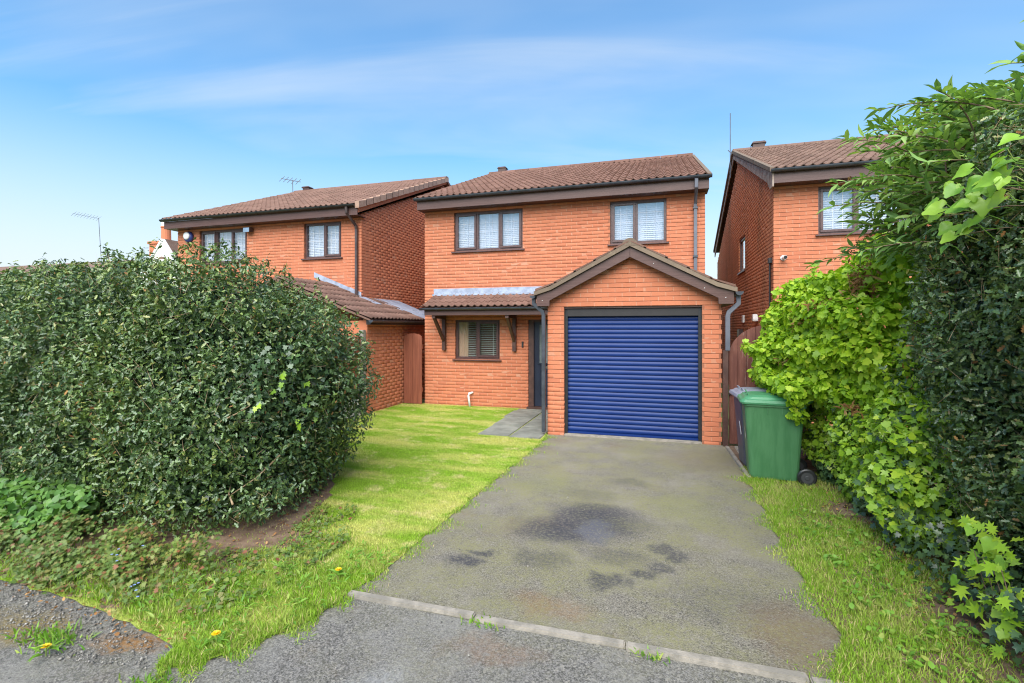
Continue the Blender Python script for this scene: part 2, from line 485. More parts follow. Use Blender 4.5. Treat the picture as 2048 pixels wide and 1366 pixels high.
# ------------------------------------------------------------------ bricks
def brick_template(seed):
    r = random.Random(seed)
    w, d, h, c = 0.1075, 0.05, 0.0325, 0.004
    j = lambda: r.uniform(-0.0012, 0.0012)
    v = []
    for x, z in ((-w, -h), (w, -h), (w, h), (-w, h)):
        v.append((x + j(), d, z + j()))
    for x, z in ((-w, -h), (w, -h), (w, h), (-w, h)):
        v.append((x + j(), -d + c, z + j()))
    for x, z in ((-w + c, -h + c), (w - c, -h + c), (w - c, h - c), (-w + c, h - c)):
        v.append((x + j(), -d + j(), z + j()))
    f = [(0, 1, 5, 4), (1, 2, 6, 5), (2, 3, 7, 6), (3, 0, 4, 7), (4, 5, 9, 8), (5, 6, 10, 9), (6, 7, 11, 10), (7, 4, 8, 11), (8, 9, 10, 11)]
    return np.array(v), f
BT = [brick_template(i) for i in range(4)]
BRICK_MESH = {}
def brick_mesh(k, mat):
    if (k, mat) not in BRICK_MESH:
        me = bpy.data.meshes.new('brick')
        me.from_pydata([tuple(p) for p in BT[k][0]], [], BT[k][1]); me.materials.append(M[mat])
        BRICK_MESH[(k, mat)] = me
    return BRICK_MESH[(k, mat)]

def courses(a0, a1, z0, z1, holes=(), clip=None, phase=0.0):
    """running bond: [(start, end, z of course)] cut at openings, ends and an optional clip(z) -> (lo, hi)"""
    out = []
    k = 0
    z = z0
    while z < z1 - 0.02:
        lo, hi = a0, a1
        if clip:
            cl = clip(z + 0.05)
            if cl is None:
                z += 0.075; k += 1
                continue
            lo, hi = max(lo, cl[0]), min(hi, cl[1])
        segs = [(lo, hi)]
        for (h0, h1, hz0, hz1) in holes:
            if hz0 < z + 0.04 < hz1:
                ns = []
                for s0, s1 in segs:
                    if h0 > s0: ns.append((s0, min(s1, h0)))
                    if h1 < s1: ns.append((max(s0, h1), s1))
                segs = [q for q in ns if q[1] - q[0] > 0.012]
        off = phase + (k % 2) * 0.1125
        for s0, s1 in segs:
            i = math.floor((s0 - a0 + off) / 0.225)
            while True:
                b0 = a0 - off + i * 0.225
                if b0 >= s1: break
                c0, c1 = max(b0, s0), min(b0 + 0.215, s1)
                if c1 - c0 > 0.03:
                    out.append((c0, c1, z + 0.005))
                i += 1
        z += 0.075; k += 1
    return out

def brick_wall(wall, axis, plane, pieces, n_single, outward=-1, mat='brick', score=None):
    """axis 'x': wall runs along x, face at y=plane; axis 'y': wall runs along y, face at x=plane, facing outward (+1/-1)"""
    r = random.Random(int(abs(plane) * 1000) + len(pieces))
    camp = Vector((0, 0, 1.8))
    items = []
    for (a, b, z) in pieces:
        jit = r.uniform(-0.0016, 0.0016)
        mid = (a + b) / 2
        if axis == 'x':
            pos = Vector((mid, plane + 0.05 + jit, z + 0.0325)); rot = 0.0
        else:
            pos = Vector((plane - outward * (0.05 + jit), mid, z + 0.0325)); rot = PI / 2 * outward
        sc = (b - a) / 0.215 * r.uniform(0.992, 1.0)
        ok = 1 if (score is None or score(pos)) else 0
        items.append((-ok, (pos - camp).length, pos, rot, sc, r.randrange(4)))
    items.sort(key=lambda q: (q[0], q[1]))
    for q in items[:n_single]:
        o = link('brick', brick_mesh(q[5], mat), q[2], wall)
        o.rotation_euler = (0, 0, q[3]); o.scale = (q[4], 1, r.uniform(0.985, 1.01))
    rest = items[n_single:]
    if rest:
        V = []; F = []
        n = 0
        for q in rest:
            tv, tf = BT[q[5]]
            v = tv.copy(); v[:, 0] *= q[4]
            c_, s_ = math.cos(q[3]), math.sin(q[3])
            vx = v[:, 0] * c_ - v[:, 1] * s_ + q[2].x
            vy = v[:, 0] * s_ + v[:, 1] * c_ + q[2].y
            V.append(np.stack([vx, vy, v[:, 2] + q[2].z], 1))
            F.append(np.array(tf) + n); n += len(tv)
        o = np_mesh('brickwork', np.concatenate(V), np.concatenate(F), mat, wall, W[wall], quads=True)
        tag(o, kind='stuff')

def holed_panel(mb, axis, d0, d1, a0, a1, z0, z1, holes):
    xs = sorted({a0, a1} | {min(max(h, a0), a1) for q in holes for h in q[:2]})
    zs = sorted({z0, z1} | {min(max(h, z0), z1) for q in holes for h in q[2:]})
    for i in range(len(xs) - 1):
        j0 = None
        for j in range(len(zs)):
            filled = j < len(zs) - 1 and not any(h[0] < (xs[i] + xs[i + 1]) / 2 < h[1] and h[2] < (zs[j] + zs[j + 1]) / 2 < h[3] for h in holes)
            if filled and j0 is None: j0 = j
            if not filled and j0 is not None:
                if axis == 'x': mb.box(xs[i], xs[i + 1], d0, d1, zs[j0], zs[j])
                else: mb.box(d0, d1, xs[i], xs[i + 1], zs[j0], zs[j])
                j0 = None

def wall_with_bricks(house, axis, plane, a0, a1, z0, z1, holes=(), n_single=0, outward=-1, mat='brick', clip=None, score=None, name='front_wall', thick=0.22, back_top=None, phase=0.0):
    """a wall part: backing with recessed bed joints (14 mm), mortar strips for the upright joints (4 mm), bricks proud of both"""
    mb = MB()
    sgn = 1 if axis == 'x' else -outward
    p0 = plane + sgn * 0.008
    if clip is None:
        holed_panel(mb, axis, p0, p0 + sgn * thick, a0 + 0.012, a1 - 0.012, z0, z1, holes)
    else:
        zt = z0
        pts_lo, pts_hi = [], []
        zz = z0
        while zz < z1:
            cl = clip(zz + 0.03)
            if cl is None: break
            pts_lo.append((max(a0 + .012, cl[0] + 0.02), zz)); pts_hi.append((min(a1 - .012, cl[1] - 0.02), zz)); zz += 0.075
        # lower rectangle with holes, upper gable polygon
        zg = back_top if back_top else z0
        if zg > z0:
            holed_panel(mb, axis, p0, p0 + sgn * thick, a0 + 0.012, a1 - 0.012, z0, zg, holes)
        lo = [p for p in pts_lo if p[1] >= zg - 0.001]; hi = [p for p in pts_hi if p[1] >= zg - 0.001]
        poly = lo + hi[::-1]
        mb.prism(poly, p0, p0 + sgn * thick, 'y' if axis == 'x' else 'x')
    w = mb.build(name, 'bed', house)
    pieces = courses(a0, a1, z0, z1, holes, clip, phase)
    # upright joints: one strip per run of bricks
    sb = MB()
    runs = {}
    for (a, b, z) in pieces:
        runs.setdefault(round(z, 4), []).append((a, b))
    q0, q1 = plane + sgn * 0.002, plane + sgn * 0.05
    for z, lst in runs.items():
        lst.sort()
        s, e = lst[0]
        segs = []
        for a, b in lst[1:]:
            if a - e < 0.02: e = b
            else: segs.append((s, e)); s, e = a, b
        segs.append((s, e))
        for s, e in segs:
            if axis == 'x': sb.box(s + 0.004, e - 0.004, q0, q1, z + 0.002, z + 0.063)
            else: sb.box(q0, q1, s + 0.004, e - 0.004, z + 0.002, z + 0.063)
    tag(sb.build('mortar', 'mortar', w), kind='stuff')
    brick_wall(w, axis, plane, pieces, n_single, outward, mat, score)
    return w

# ------------------------------------------------------------------ windows
def window(house, x0, x1, z0, z1, y, lights, blind='closed', name='window', leads=True, axis='x', curtain=False, sill=True, glow=False):
    """lights: [(fraction start, fraction end, opening?)]. frame sits 60 mm behind the brick face"""
    yf = y + 0.055
    fw = 0.055
    mb = MB()
    mb.box(x0, x1, yf, yf + 0.07, z1 - fw, z1); mb.box(x0, x1, yf, yf + 0.07, z0, z0 + fw)
    mb.box(x0, x0 + fw, yf + 0.002, yf + 0.068, z0 + fw, z1 - fw); mb.box(x1 - fw, x1, yf + 0.002, yf + 0.068, z0 + fw, z1 - fw)
    wid = x1 - x0
    for i, (a, b, op) in enumerate(lights[:-1]):
        xm = x0 + wid * b
        mb.box(xm - 0.03, xm + 0.03, yf + 0.002, yf + 0.068, z0 + fw, z1 - fw)
    w = mb.build(name, 'frame', house, bevel=0.004)
    if sill:
        MB().prism([(y - 0.05, z0 - 0.035), (y - 0.05, z0 - 0.012), (yf + 0.03, z0 - 0.001), (yf + 0.03, z0 - 0.035)], x0 - 0.05, x1 + 0.05, 'x').build('sill', 'frame', w, bevel=0.003)
    for i, (a, b, op) in enumerate(lights):
        xa = x0 + wid * a + (fw if i == 0 else 0.03); xb = x0 + wid * b - (fw if i == len(lights) - 1 else 0.03)
        za, zb = z0 + fw, z1 - fw
        yg = yf + 0.045
        if op:
            s = MB(); sw = 0.05; e = 0.014
            xa2, xb2, za2, zb2 = xa - e, xb + e, za - e, zb + e
            s.box(xa2, xb2, yf - 0.022, yf + 0.04, zb2 - sw, zb2); s.box(xa2, xb2, yf - 0.022, yf + 0.04, za2, za2 + sw)
            s.box(xa2, xa2 + sw, yf - 0.021, yf + 0.039, za2 + sw, zb2 - sw); s.box(xb2 - sw, xb2, yf - 0.021, yf + 0.039, za2 + sw, zb2 - sw)
            s.build('sash', 'frame', w, bevel=0.006)
            xa, xb, za, zb = xa2 + sw, xb2 - sw, za2 + sw, zb2 - sw
            yg = yf + 0.01
        MB().box(xa - 0.005, xb + 0.005, yg, yg + 0.004, za - 0.005, zb + 0.005).build('pane', 'glass', w)
        if leads:
            g = MB()
            nv = 2 if (xb - xa) > 0.26 else 1
            for k in range(1, nv + 1):
                xx = xa + (xb - xa) * k / (nv + 1)
                g.box(xx - 0.0025, xx + 0.0025, yg - 0.004, yg - 0.001, za, zb)
            for k in range(1, 4):
                z_ = za + (zb - za) * k / 4
                g.box(xa, xb, yg - 0.0045, yg - 0.0015, z_ - 0.0025, z_ + 0.0025)
            g.build('lead_grid', 'leading' if leads is True else leads, w)
    yb = y + 0.16
    if blind:
        sl = MB()
        pitch = 0.042
        zz = z0 + 0.03
        tilt = {'closed': math.radians(66), 'open': math.radians(14), 'half': math.radians(48)}[blind]
        hw = 0.025
        while zz < z1 - 0.02:
            dy, dz = hw * math.cos(tilt), hw * math.sin(tilt)
            sl.add([(x0 + 0.02, yb - dy, zz - dz), (x1 - 0.02, yb - dy, zz - dz), (x1 - 0.02, yb + dy, zz + dz), (x0 + 0.02, yb + dy, zz + dz),
                    (x0 + 0.02, yb - dy, zz - dz + 0.003), (x1 - 0.02, yb - dy, zz - dz + 0.003), (x1 - 0.02, yb + dy, zz + dz + 0.003), (x0 + 0.02, yb + dy, zz + dz + 0.003)],
                   [(0, 1, 2, 3), (7, 6, 5, 4), (0, 4, 5, 1), (1, 5, 6, 2), (2, 6, 7, 3), (3, 7, 4, 0)])
            zz += pitch
        for fx in (0.18, 0.5, 0.82):
            xx = x0 + wid * fx
            sl.box(xx - 0.006, xx + 0.006, yb - 0.030, yb - 0.026, z0 + 0.02, z1 - 0.02)
        tag(sl.build('blind', 'blind' if blind != 'open' else 'blind_cream', w), kind='stuff')
    if curtain:
        cb = MB(); n = 14
        pts = []
        for k in range(n + 1):
            xx = x0 + 0.03 + k * 0.018
            pts.append((xx, yb - 0.035 + 0.008 * math.sin(k * 1.9)))
        for k in range(n):
            (xa, ya), (xb, yb2) = pts[k], pts[k + 1]
            cb.add([(xa, ya, z0 + 0.02), (xb, yb2, z0 + 0.02), (xb, yb2, z1), (xa, ya, z1), (xa, ya + .006, z0 + 0.02), (xb, yb2 + .006, z0 + 0.02), (xb, yb2 + .006, z1), (xa, ya + .006, z1)],
                   [(0, 1, 2, 3), (7, 6, 5, 4), (0, 3, 7, 4), (1, 5, 6, 2), (3, 2, 6, 7), (0, 4, 5, 1)])
        cb.build('curtain', 'curtain', w)
    return w

# ------------------------------------------------------------------ roofs
def tile_template():
    """double-roll interlocking tile, cover width 0.30, lower edge at y=0, runs up +y, 2 rolls"""
    n = 12
    v = []
    prof = lambda u: 0.019 * (math.cos(2 * PI * (u / 0.15 - 0.5)) + 0.25 * math.cos(4 * PI * (u / 0.15 - 0.5)))
    for i in range(n + 1):
        u = -0.152 + 0.304 * i / n
        z = prof(u)
        v += [(u, 0.40, z), (u, 0.0, z + 0.017), (u, 0.003, z - 0.002)]
    f = []
    for i in range(n):
        a = i * 3
        f.append((a + 1, a + 4, a + 3, a)); f.append((a + 2, a + 5, a + 4, a + 1))
    return np.array(v), f
TT = tile_template()
TILE_MESH = {}
def tile_mesh(mat):
    if mat not in TILE_MESH:
        me = bpy.data.meshes.new('tile')
        me.from_pydata([tuple(p) for p in TT[0]], [], TT[1]); me.materials.append(M[mat])
        me.polygons.foreach_set('use_smooth', [i % 2 == 0 for i in range(len(me.polygons))])
        TILE_MESH[mat] = me
    return TILE_MESH[mat]

def tiled_slope(roof, origin, along, up, n_cols, n_rows, gauge, mat, max_single=300, skip=None):
    """tiles from origin (lower corner); along = unit vector along the eaves, up = unit vector up the slope"""
    along = Vector(along).normalized(); up = Vector(up).normalized(); nrm = along.cross(up).normalized()
    R = Matrix((along, up, nrm)).transposed()
    eul = R.to_euler()
    r = random.Random(n_cols * 31 + n_rows)
    pos = []
    for j in range(n_rows):
        for i in range(n_cols):
            if skip and skip(i, j): continue
            p = Vector(origin) + along * (0.15 + 0.30 * i) + up * (gauge * j) + nrm * (0.028 + r.uniform(-.002, .002))
            pos.append(p)
    for p in pos[:max_single]:
        o = link('tile', tile_mesh(mat), p, roof); o.rotation_euler = eul
    rest = pos[max_single:]
    if rest:
        Rm = np.array(R)
        tv = TT[0] @ Rm.T
        V = np.concatenate([tv + np.array(p) for p in rest]); F = np.concatenate([np.array(TT[1]) + k * len(tv) for k in range(len(rest))])
        tag(np_mesh('tiling', V, F, mat, roof, W[roof], quads=True), kind='stuff')

def gutter(house, x0, x1, y, z, mat='gutter', name='gutter', axis='x', r=0.055):
    """half-round gutter with its centre line at (y, z) top; axis x or y"""
    mb = MB(); n = 8
    prof = [(r * math.cos(PI + PI * k / n), r * math.sin(PI + PI * k / n)) for k in range(n + 1)]
    prof_in = [(p[0] * 0.9, p[1] * 0.9) for p in prof]
    poly = prof + prof_in[::-1]
    if axis == 'x': mb.prism([(y + p[0], z + p[1]) for p in poly], x0, x1, 'x')
    else: mb.prism([(y + p[0], z + p[1]) for p in poly], x0, x1, 'y')
    for e, d in ((x0, 0.006), (x1, -0.006)):
        if axis == 'x': mb.prism([(y + p[0] * 1.04, z + p[1] * 1.04) for p in prof], e - 0.001, e + d, 'x')
        else: mb.prism([(y + p[0] * 1.04, z + p[1] * 1.04) for p in prof], e - 0.001, e + d, 'y')
    g = mb.build(name, mat, house)
    k = x0 + 0.4
    while k < x1 - 0.2:
        poly2 = [(p[0] * 1.09, p[1] * 1.09) for p in prof] + [(p[0] * 1.0, p[1] * 1.0 + 0.004) for p in prof[::-1]]
        b = MB()
        if axis == 'x': b.prism([(y + p[0], z + p[1]) for p in poly2], k - 0.018, k + 0.018, 'x')
        else: b.prism([(y + p[0], z + p[1]) for p in poly2], k - 0.018, k + 0.018, 'y')
        b.build('gutter_bracket', mat, g)
        k += 0.95
    return g

def lumpy(seed, freqs, amp):
    r = np.random.default_rng(seed)
    dirs = [(r.normal(size=3) * f, r.uniform(0, 6.28), amp / (i * 0.35 + 1)) for i, f in enumerate(freqs)]
    def fn(p):
        out = np.zeros(len(p))
        for d, ph, a in dirs:
            out += a * np.sin(p @ d + ph)
        return out
    return fn
#@@SETTING
# ------------------------------------------------------------------ the setting: ground, road, drive, lawn
def asphalt(name, stains=(), moss=0.5, base=(0.175, 0.158, 0.128, 1), pale=(0.275, 0.248, 0.198, 1), patches=()):
    m, t, b, out = new_mat(name)
    pos = t.n('ShaderNodeNewGeometry').outputs['Position']
    fine = t.noise(95, 4, 0.75)
    col = t.mix(t.ramp(fine, 0.36, 0.64), tuple(x * 0.42 for x in base[:3]) + (1,), tuple(min(1, x * 1.65) for x in base[:3]) + (1,))
    vo = t.n('ShaderNodeTexVoronoi'); vo.inputs['Scale'].default_value = 85; t.l(pos, vo.inputs['Vector'])
    sp = t.n('ShaderNodeSeparateColor'); t.l(vo.outputs['Color'], sp.inputs[0])
    col = t.mix(t.ramp(sp.outputs[0], 0.82, 0.88, 0, 0.5), col, (0.045, 0.043, 0.040, 1))
    col = t.mix(t.ramp(sp.outputs[1], 0.88, 0.94, 0, 0.45), col, (0.36, 0.33, 0.28, 1))
    col = t.mix(t.ramp(t.noise(1.3, 8, 0.7), 0.42, 0.70, 0, 0.65), col, pale)
    grit = t.ramp(t.noise(260, 2, 0.5), 0.66, 0.74)
    col = t.mix(t.math('MULTIPLY', grit, 0.5), col, (0.34, 0.32, 0.29, 1))
    mo = t.math('MULTIPLY', t.ramp(t.noise(1.9, 8, 0.72, off=(4.2, 1.3, 0)), 0.38, 0.62), t.ramp(t.noise(38, 4, 0.7), 0.30, 0.60))
    col = t.mix(t.math('MULTIPLY', mo, moss), col, (0.225, 0.212, 0.105, 1))
    br = t.math('MULTIPLY', t.ramp(t.noise(0.9, 5, 0.6, off=(9.2, 6.3, 0)), 0.55, 0.75), t.ramp(t.noise(26, 4, 0.7), 0.35, 0.65))
    col = t.mix(t.math('MULTIPLY', br, 0.5), col, (0.19, 0.115, 0.06, 1))
    dk = t.math('MULTIPLY', t.ramp(t.noise(55, 3, 0.6, off=(1, 2, 0)), 0.64, 0.70), 0.7)
    col = t.mix(dk, col, (0.03, 0.03, 0.028, 1))
    wob = t.n('ShaderNodeTexNoise'); wob.inputs['Scale'].default_value = 3.5; wob.inputs['Detail'].default_value = 6; wob.inputs['Roughness'].default_value = 0.65
    t.l(pos, wob.inputs['Vector'])
    add = t.n('ShaderNodeVectorMath', operation='MULTIPLY_ADD')
    t.l(wob.outputs['Color'], add.inputs[0]); add.inputs[1].default_value = (0.5, 0.42, 0); t.l(pos, add.inputs[2])
    for (px, py, rx, ry, amt, c) in list(stains) + list(patches):
        sub = t.n('ShaderNodeVectorMath', operation='SUBTRACT'); t.l(add.outputs[0], sub.inputs[0]); sub.inputs[1].default_value = (px + 0.25, py + 0.21, 0)
        sc = t.n('ShaderNodeVectorMath', operation='MULTIPLY'); t.l(sub.outputs[0], sc.inputs[0]); sc.inputs[1].default_value = (1 / rx, 1 / ry, 0)
        ln = t.n('ShaderNodeVectorMath', operation='LENGTH'); t.l(sc.outputs[0], ln.inputs[0])
        f = t.ramp(ln.outputs['Value'], 0.35, 1.05, amt, 0.0)
        f = t.math('MULTIPLY', f, t.ramp(t.noise(34, 4, 0.7), 0.30, 0.62, 0.25, 1.0))
        col = t.mix(f, col, c)
    t.l(col, b.inputs['Base Color'])
    b.inputs['Roughness'].default_value = 0.88
    b.inputs['Specular IOR Level'].default_value = 0.3
    t.bump(t.math('ADD', t.noise(110, 4, 0.75), t.math('MULTIPLY', t.noise(14, 4, 0.6), 0.6)), 0.85, 0.012, b)
    return m
OIL = (0.042, 0.042, 0.055, 1)
M['drive'] = asphalt('drive_asphalt', [(-0.70, 4.55, 0.50, 0.62, 0.85, OIL), (-0.98, 4.32, 0.42, 0.36, 0.75, OIL), (-0.40, 4.66, 0.45, 0.38, 0.6, OIL), (-0.6, 4.95, 0.45, 0.25, 0.6, OIL), (-1.45, 3.52, 0.20, 0.12, 0.9, OIL),
                                       (-1.38, 3.72, 0.12, 0.08, 0.9, OIL), (-0.35, 3.58, 0.20, 0.12, 0.8, OIL), (0.0, 4.18, 0.16, 0.13, 0.75, OIL), (0.13, 4.08, 0.14, 0.11, 0.75, OIL),
                                       (-0.11, 3.73, 0.13, 0.11, 0.8, OIL), (0.02, 3.86, 0.15, 0.10, 0.7, OIL), (-0.88, 3.76, 0.28, 0.2, 0.55, OIL), (-0.35, 3.95, 0.35, 0.2, 0.45, OIL),
                                       (-0.35, 5.9, 0.35, 0.2, 0.4, OIL), (-0.7, 5.35, 0.4, 0.22, 0.35, OIL), (0.35, 3.5, 0.5, 0.35, 0.3, OIL)],
                     0.9, patches=[(-0.68, 3.15, 0.35, 0.22, 0.45, (0.24, 0.14, 0.06, 1)), (0.75, 3.25, 0.35, 0.5, 0.5, (0.15, 0.09, 0.05, 1)), (0.6, 7.2, 0.9, 0.8, 0.5, (0.17, 0.135, 0.075, 1)),
                                    (-0.55, 4.42, 0.2, 0.35, 0.35, (0.17, 0.18, 0.23, 1)), (0.25, 5.2, 0.45, 0.6, 0.35, (0.21, 0.22, 0.06, 1)), (-1.3, 5.6, 0.5, 0.5, 0.35, (0.21, 0.22, 0.07, 1))])
M['road'] = asphalt('road_asphalt', [(-0.9, 2.62, 0.35, 0.16, 0.4, (0.23, 0.13, 0.07, 1))], 0.25, (0.158, 0.148, 0.136, 1), (0.25, 0.237, 0.215, 1),
                    patches=[(-3.55, 2.04, 0.38, 0.20, 0.75, (0.24, 0.16, 0.03, 1)), (-2.93, 2.10, 0.28, 0.13, 0.8, (0.28, 0.13, 0.03, 1)), (-3.9, 1.95, 0.5, 0.2, 0.5, (0.22, 0.16, 0.05, 1)), (-1.3, 2.1, 0.35, 0.3, 0.45, (0.34, 0.34, 0.34, 1))])
M['soil'] = simple('soil', (0.115, 0.068, 0.042, 1), (0.19, 0.125, 0.08, 1), 9, 0.95, 0.9, 45)
M['ground'] = simple('ground_grass', (0.10, 0.16, 0.04, 1), (0.14, 0.17, 0.06, 1), 1.5, 0.95)
def grass_col(t):
    a = t.noise(1.0, 5, 0.6, stretch=(0.75, 2.6, 1), rot=(0, 0, 0.25), off=(3.0, 1.0, 0))
    col = t.mix(t.ramp(a, 0.40, 0.62), (0.235, 0.37, 0.032, 1), (0.48, 0.48, 0.135, 1))
    col = t.mix(t.ramp(t.noise(0.55, 4, 0.6, off=(8, 2, 0)), 0.5, 0.75, 0, 0.5), col, (0.25, 0.42, 0.032, 1))
    col = t.mix(t.ramp(t.noise(3.2, 6, 0.65, off=(1, 9, 0)), 0.52, 0.70, 0, 0.75), col, (0.60, 0.52, 0.25, 1))
    return col
def lawn_mat():
    m, t, b, out = new_mat('lawn_turf')
    col = t.mix(t.ramp(t.noise(60, 4, 0.7), 0.3, 0.6), t.mix(1.0, grass_col(t), (0.50, 0.50, 0.45, 1), 'MULTIPLY'), grass_col(t))
    t.l(col, b.inputs['Base Color']); b.inputs['Roughness'].default_value = 0.95
    b.inputs['Specular IOR Level'].default_value = 0.1
    t.bump(t.noise(80, 4, 0.7), 0.8, 0.02, b)
    return m
M['lawn'] = lawn_mat()
def blade_mat(name, verge=False):
    m, t, b, out = new_mat(name)
    col = grass_col(t)
    if verge:
        col = t.mix(t.ramp(t.noise(2.0, 5, 0.6), 0.45, 0.70, 0, 0.85), (0.22, 0.37, 0.028, 1), (0.40, 0.44, 0.11, 1))
        col = t.mix(t.ramp(t.rand(), 0.84, 0.92), col, (0.42, 0.34, 0.16, 1))
    hs = t.n('ShaderNodeHueSaturation'); t.l(col, hs.inputs['Color']); t.l(t.ramp(t.rand(), 0, 1, 0.75, 1.3), hs.inputs['Value'])
    t.l(hs.outputs[0], b.inputs['Base Color']); b.inputs['Roughness'].default_value = 0.6; b.inputs['Specular IOR Level'].default_value = 0.3
    tl = t.n('ShaderNodeBsdfTranslucent'); t.l(t.mix(1.0, hs.outputs[0], (1.2, 1.25, 0.5, 1), 'MULTIPLY'), tl.inputs[0])
    mx = t.n('ShaderNodeMixShader'); mx.inputs[0].default_value = 0.25
    t.l(b.outputs[0], mx.inputs[1]); t.l(tl.outputs[0], mx.inputs[2]); t.l(mx.outputs[0], out.inputs[0])
    return m
M['blade'] = blade_mat('grass_blade')
M['blade_verge'] = blade_mat('verge_blade', True)

def rough_poly(pts, step, amp, seed):
    r = random.Random(seed)
    out = []
    for i, p in enumerate(pts):
        q = pts[(i + 1) % len(pts)]
        d = math.dist(p, q); n = max(1, int(d / step))
        for k in range(n):
            f = k / n
            a = amp if 0 < k else amp * 0.4
            out.append((p[0] + (q[0] - p[0]) * f + r.uniform(-a, a), p[1] + (q[1] - p[1]) * f + r.uniform(-a, a)))
    return out
def sheet(name, pts, z, mat, parent=None):
    return tag(MB().add([(x, y, z) for x, y in pts], [tuple(range(len(pts)))]).build(name, mat, parent), kind='structure')
def inside(P, poly):
    x, y = P[:, 0], P[:, 1]
    r = np.zeros(len(P), bool)
    n = len(poly)
    for i in range(n):
        x0, y0 = poly[i]; x1, y1 = poly[(i + 1) % n]
        c = ((y0 > y) != (y1 > y)) & (x < (x1 - x0) * (y - y0) / (y1 - y0 + 1e-12) + x0)
        r ^= c
    return r

sheet('ground', [(-400, -200), (400, -200), (400, 600), (-400, 600)], -0.03, 'ground')
sheet('road', [(-30, -8), (30, -8), (30, 2.86), (-2.0, 2.90), (-30, 2.9)], -0.004, 'road')
DRIVE = [(-2.1, 2.86), (1.25, 2.82), (1.25, 8.17), (-2.2, 8.17)]
sheet('driveway', DRIVE, 0.0, 'drive')
LAWN = [(-1.84, 8.18), (-1.79, 7.75), (-1.81, 6.9), (-1.87, 5.75), (-1.92, 4.4), (-1.95, 3.5), (-1.97, 3.1), (-2.02, 2.93), (-2.06, 2.55), (-2.25, 2.22), (-2.42, 2.02), (-2.55, 1.98), (-2.62, 2.12),
        (-3.1, 2.22), (-3.7, 2.30), (-4.4, 2.33), (-6.5, 2.42), (-9.0, 2.5), (-9.0, 8.95), (-5.9, 8.95), (-5.86, 10.6), (-1.86, 10.6)]
lawn_poly = rough_poly(LAWN, 0.12, 0.018, 3)
sheet('lawn', lawn_poly, 0.006, 'lawn')
VERGE = [(0.96, 6.6), (0.99, 5.9), (0.985, 5.4), (0.97, 4.7), (0.97, 4.05), (0.98, 3.6), (1.02, 3.32), (0.92, 3.05), (0.80, 2.8), (0.72, 2.5), (0.70, 1.2), (3.2, 1.2), (3.2, 8.15), (0.99, 8.15), (0.96, 7.0)]
verge_poly = rough_poly(VERGE, 0.12, 0.02, 5)
sheet('verge', verge_poly, 0.007, 'soil')
SOIL = [(-3.0, 3.0), (-2.88, 3.45), (-3.05, 4.0), (-3.35, 4.5), (-3.8, 5.2), (-9.0, 5.6), (-9.0, 2.45), (-4.4, 2.36), (-3.3, 2.3), (-3.05, 2.5)]
soil_poly = rough_poly(SOIL, 0.15, 0.07, 8)
sheet('soil_bed', soil_poly, 0.011, 'soil')

# concrete edging between the drive and the road, one stone after another
edge = thing('concrete_edging', (-0.5, 2.86, 0), 'pale concrete edging strip laid across the foot of the driveway', 'edging')
xx = -2.02
k = 0
while xx < 0.92:
    x1 = min(xx + 0.915, 0.95)
    dz = (0.004, 0.0, 0.007, 0.002)[k % 4]
    y0 = 2.885 - 0.016 * (xx + 2.02)
    MB().box(xx + 0.004, x1 - 0.004, y0 - 0.03, y0 + 0.03, -0.10, 0.016 + dz).build('edging_stone', 'concrete', edge, bevel=0.008)
    xx = x1; k += 1
edge2 = thing('drive_edging', (0.96, 7.2, 0), 'thin concrete edging beside the bins along the drive', 'edging')
for k in range(2):
    y0 = 6.42 + k * 0.80
    MB().prism([(0.985 - 0.03 * k, y0), (1.03 - 0.03 * k, y0), (1.0 - 0.03 * k, y0 + 0.79), (0.955 - 0.03 * k, y0 + 0.79)], -0.08, 0.035, 'z').build('edging_stone', 'concrete', edge2, bevel=0.006)
tag(MB().box(1.06, 1.75, 7.55, 8.10, -0.05, 0.02).build('concrete_pad', 'concrete', bevel=0.01), 'small concrete pad in front of the worn red gate', 'pad')
# paving slabs to the front door
path = thing('slab_path', (-2.4, 9.0, 0), 'grey paving slabs leading to the front door', 'path')
for (x0, x1, y0, y1) in [(-2.94, -2.40, 7.80, 8.62), (-2.38, -1.86, 7.74, 8.60), (-2.96, -2.40, 8.65, 9.44), (-2.38, -1.87, 8.63, 9.44), (-3.02, -2.40, 9.47, 10.22), (-2.38, -1.87, 9.47, 10.22), (-2.98, -1.87, 10.25, 10.5)]:
    MB().box(x0, x1, y0, y1, -0.03, 0.020 + random.uniform(-0.003, 0.003)).build('slab', 'slab', path, bevel=0.006)

# ------------------------------------------------------------------ the house in the middle
YF, YG = 10.58, 8.19
EAVE_Y, EAVE_Z, RIDGE_Y, RIDGE_Z = 10.25, 4.74, 15.45, 6.83
SL = math.hypot(RIDGE_Y - EAVE_Y, RIDGE_Z - EAVE_Z)
UP = ((RIDGE_Y - EAVE_Y) / SL, (RIDGE_Z - EAVE_Z) / SL)

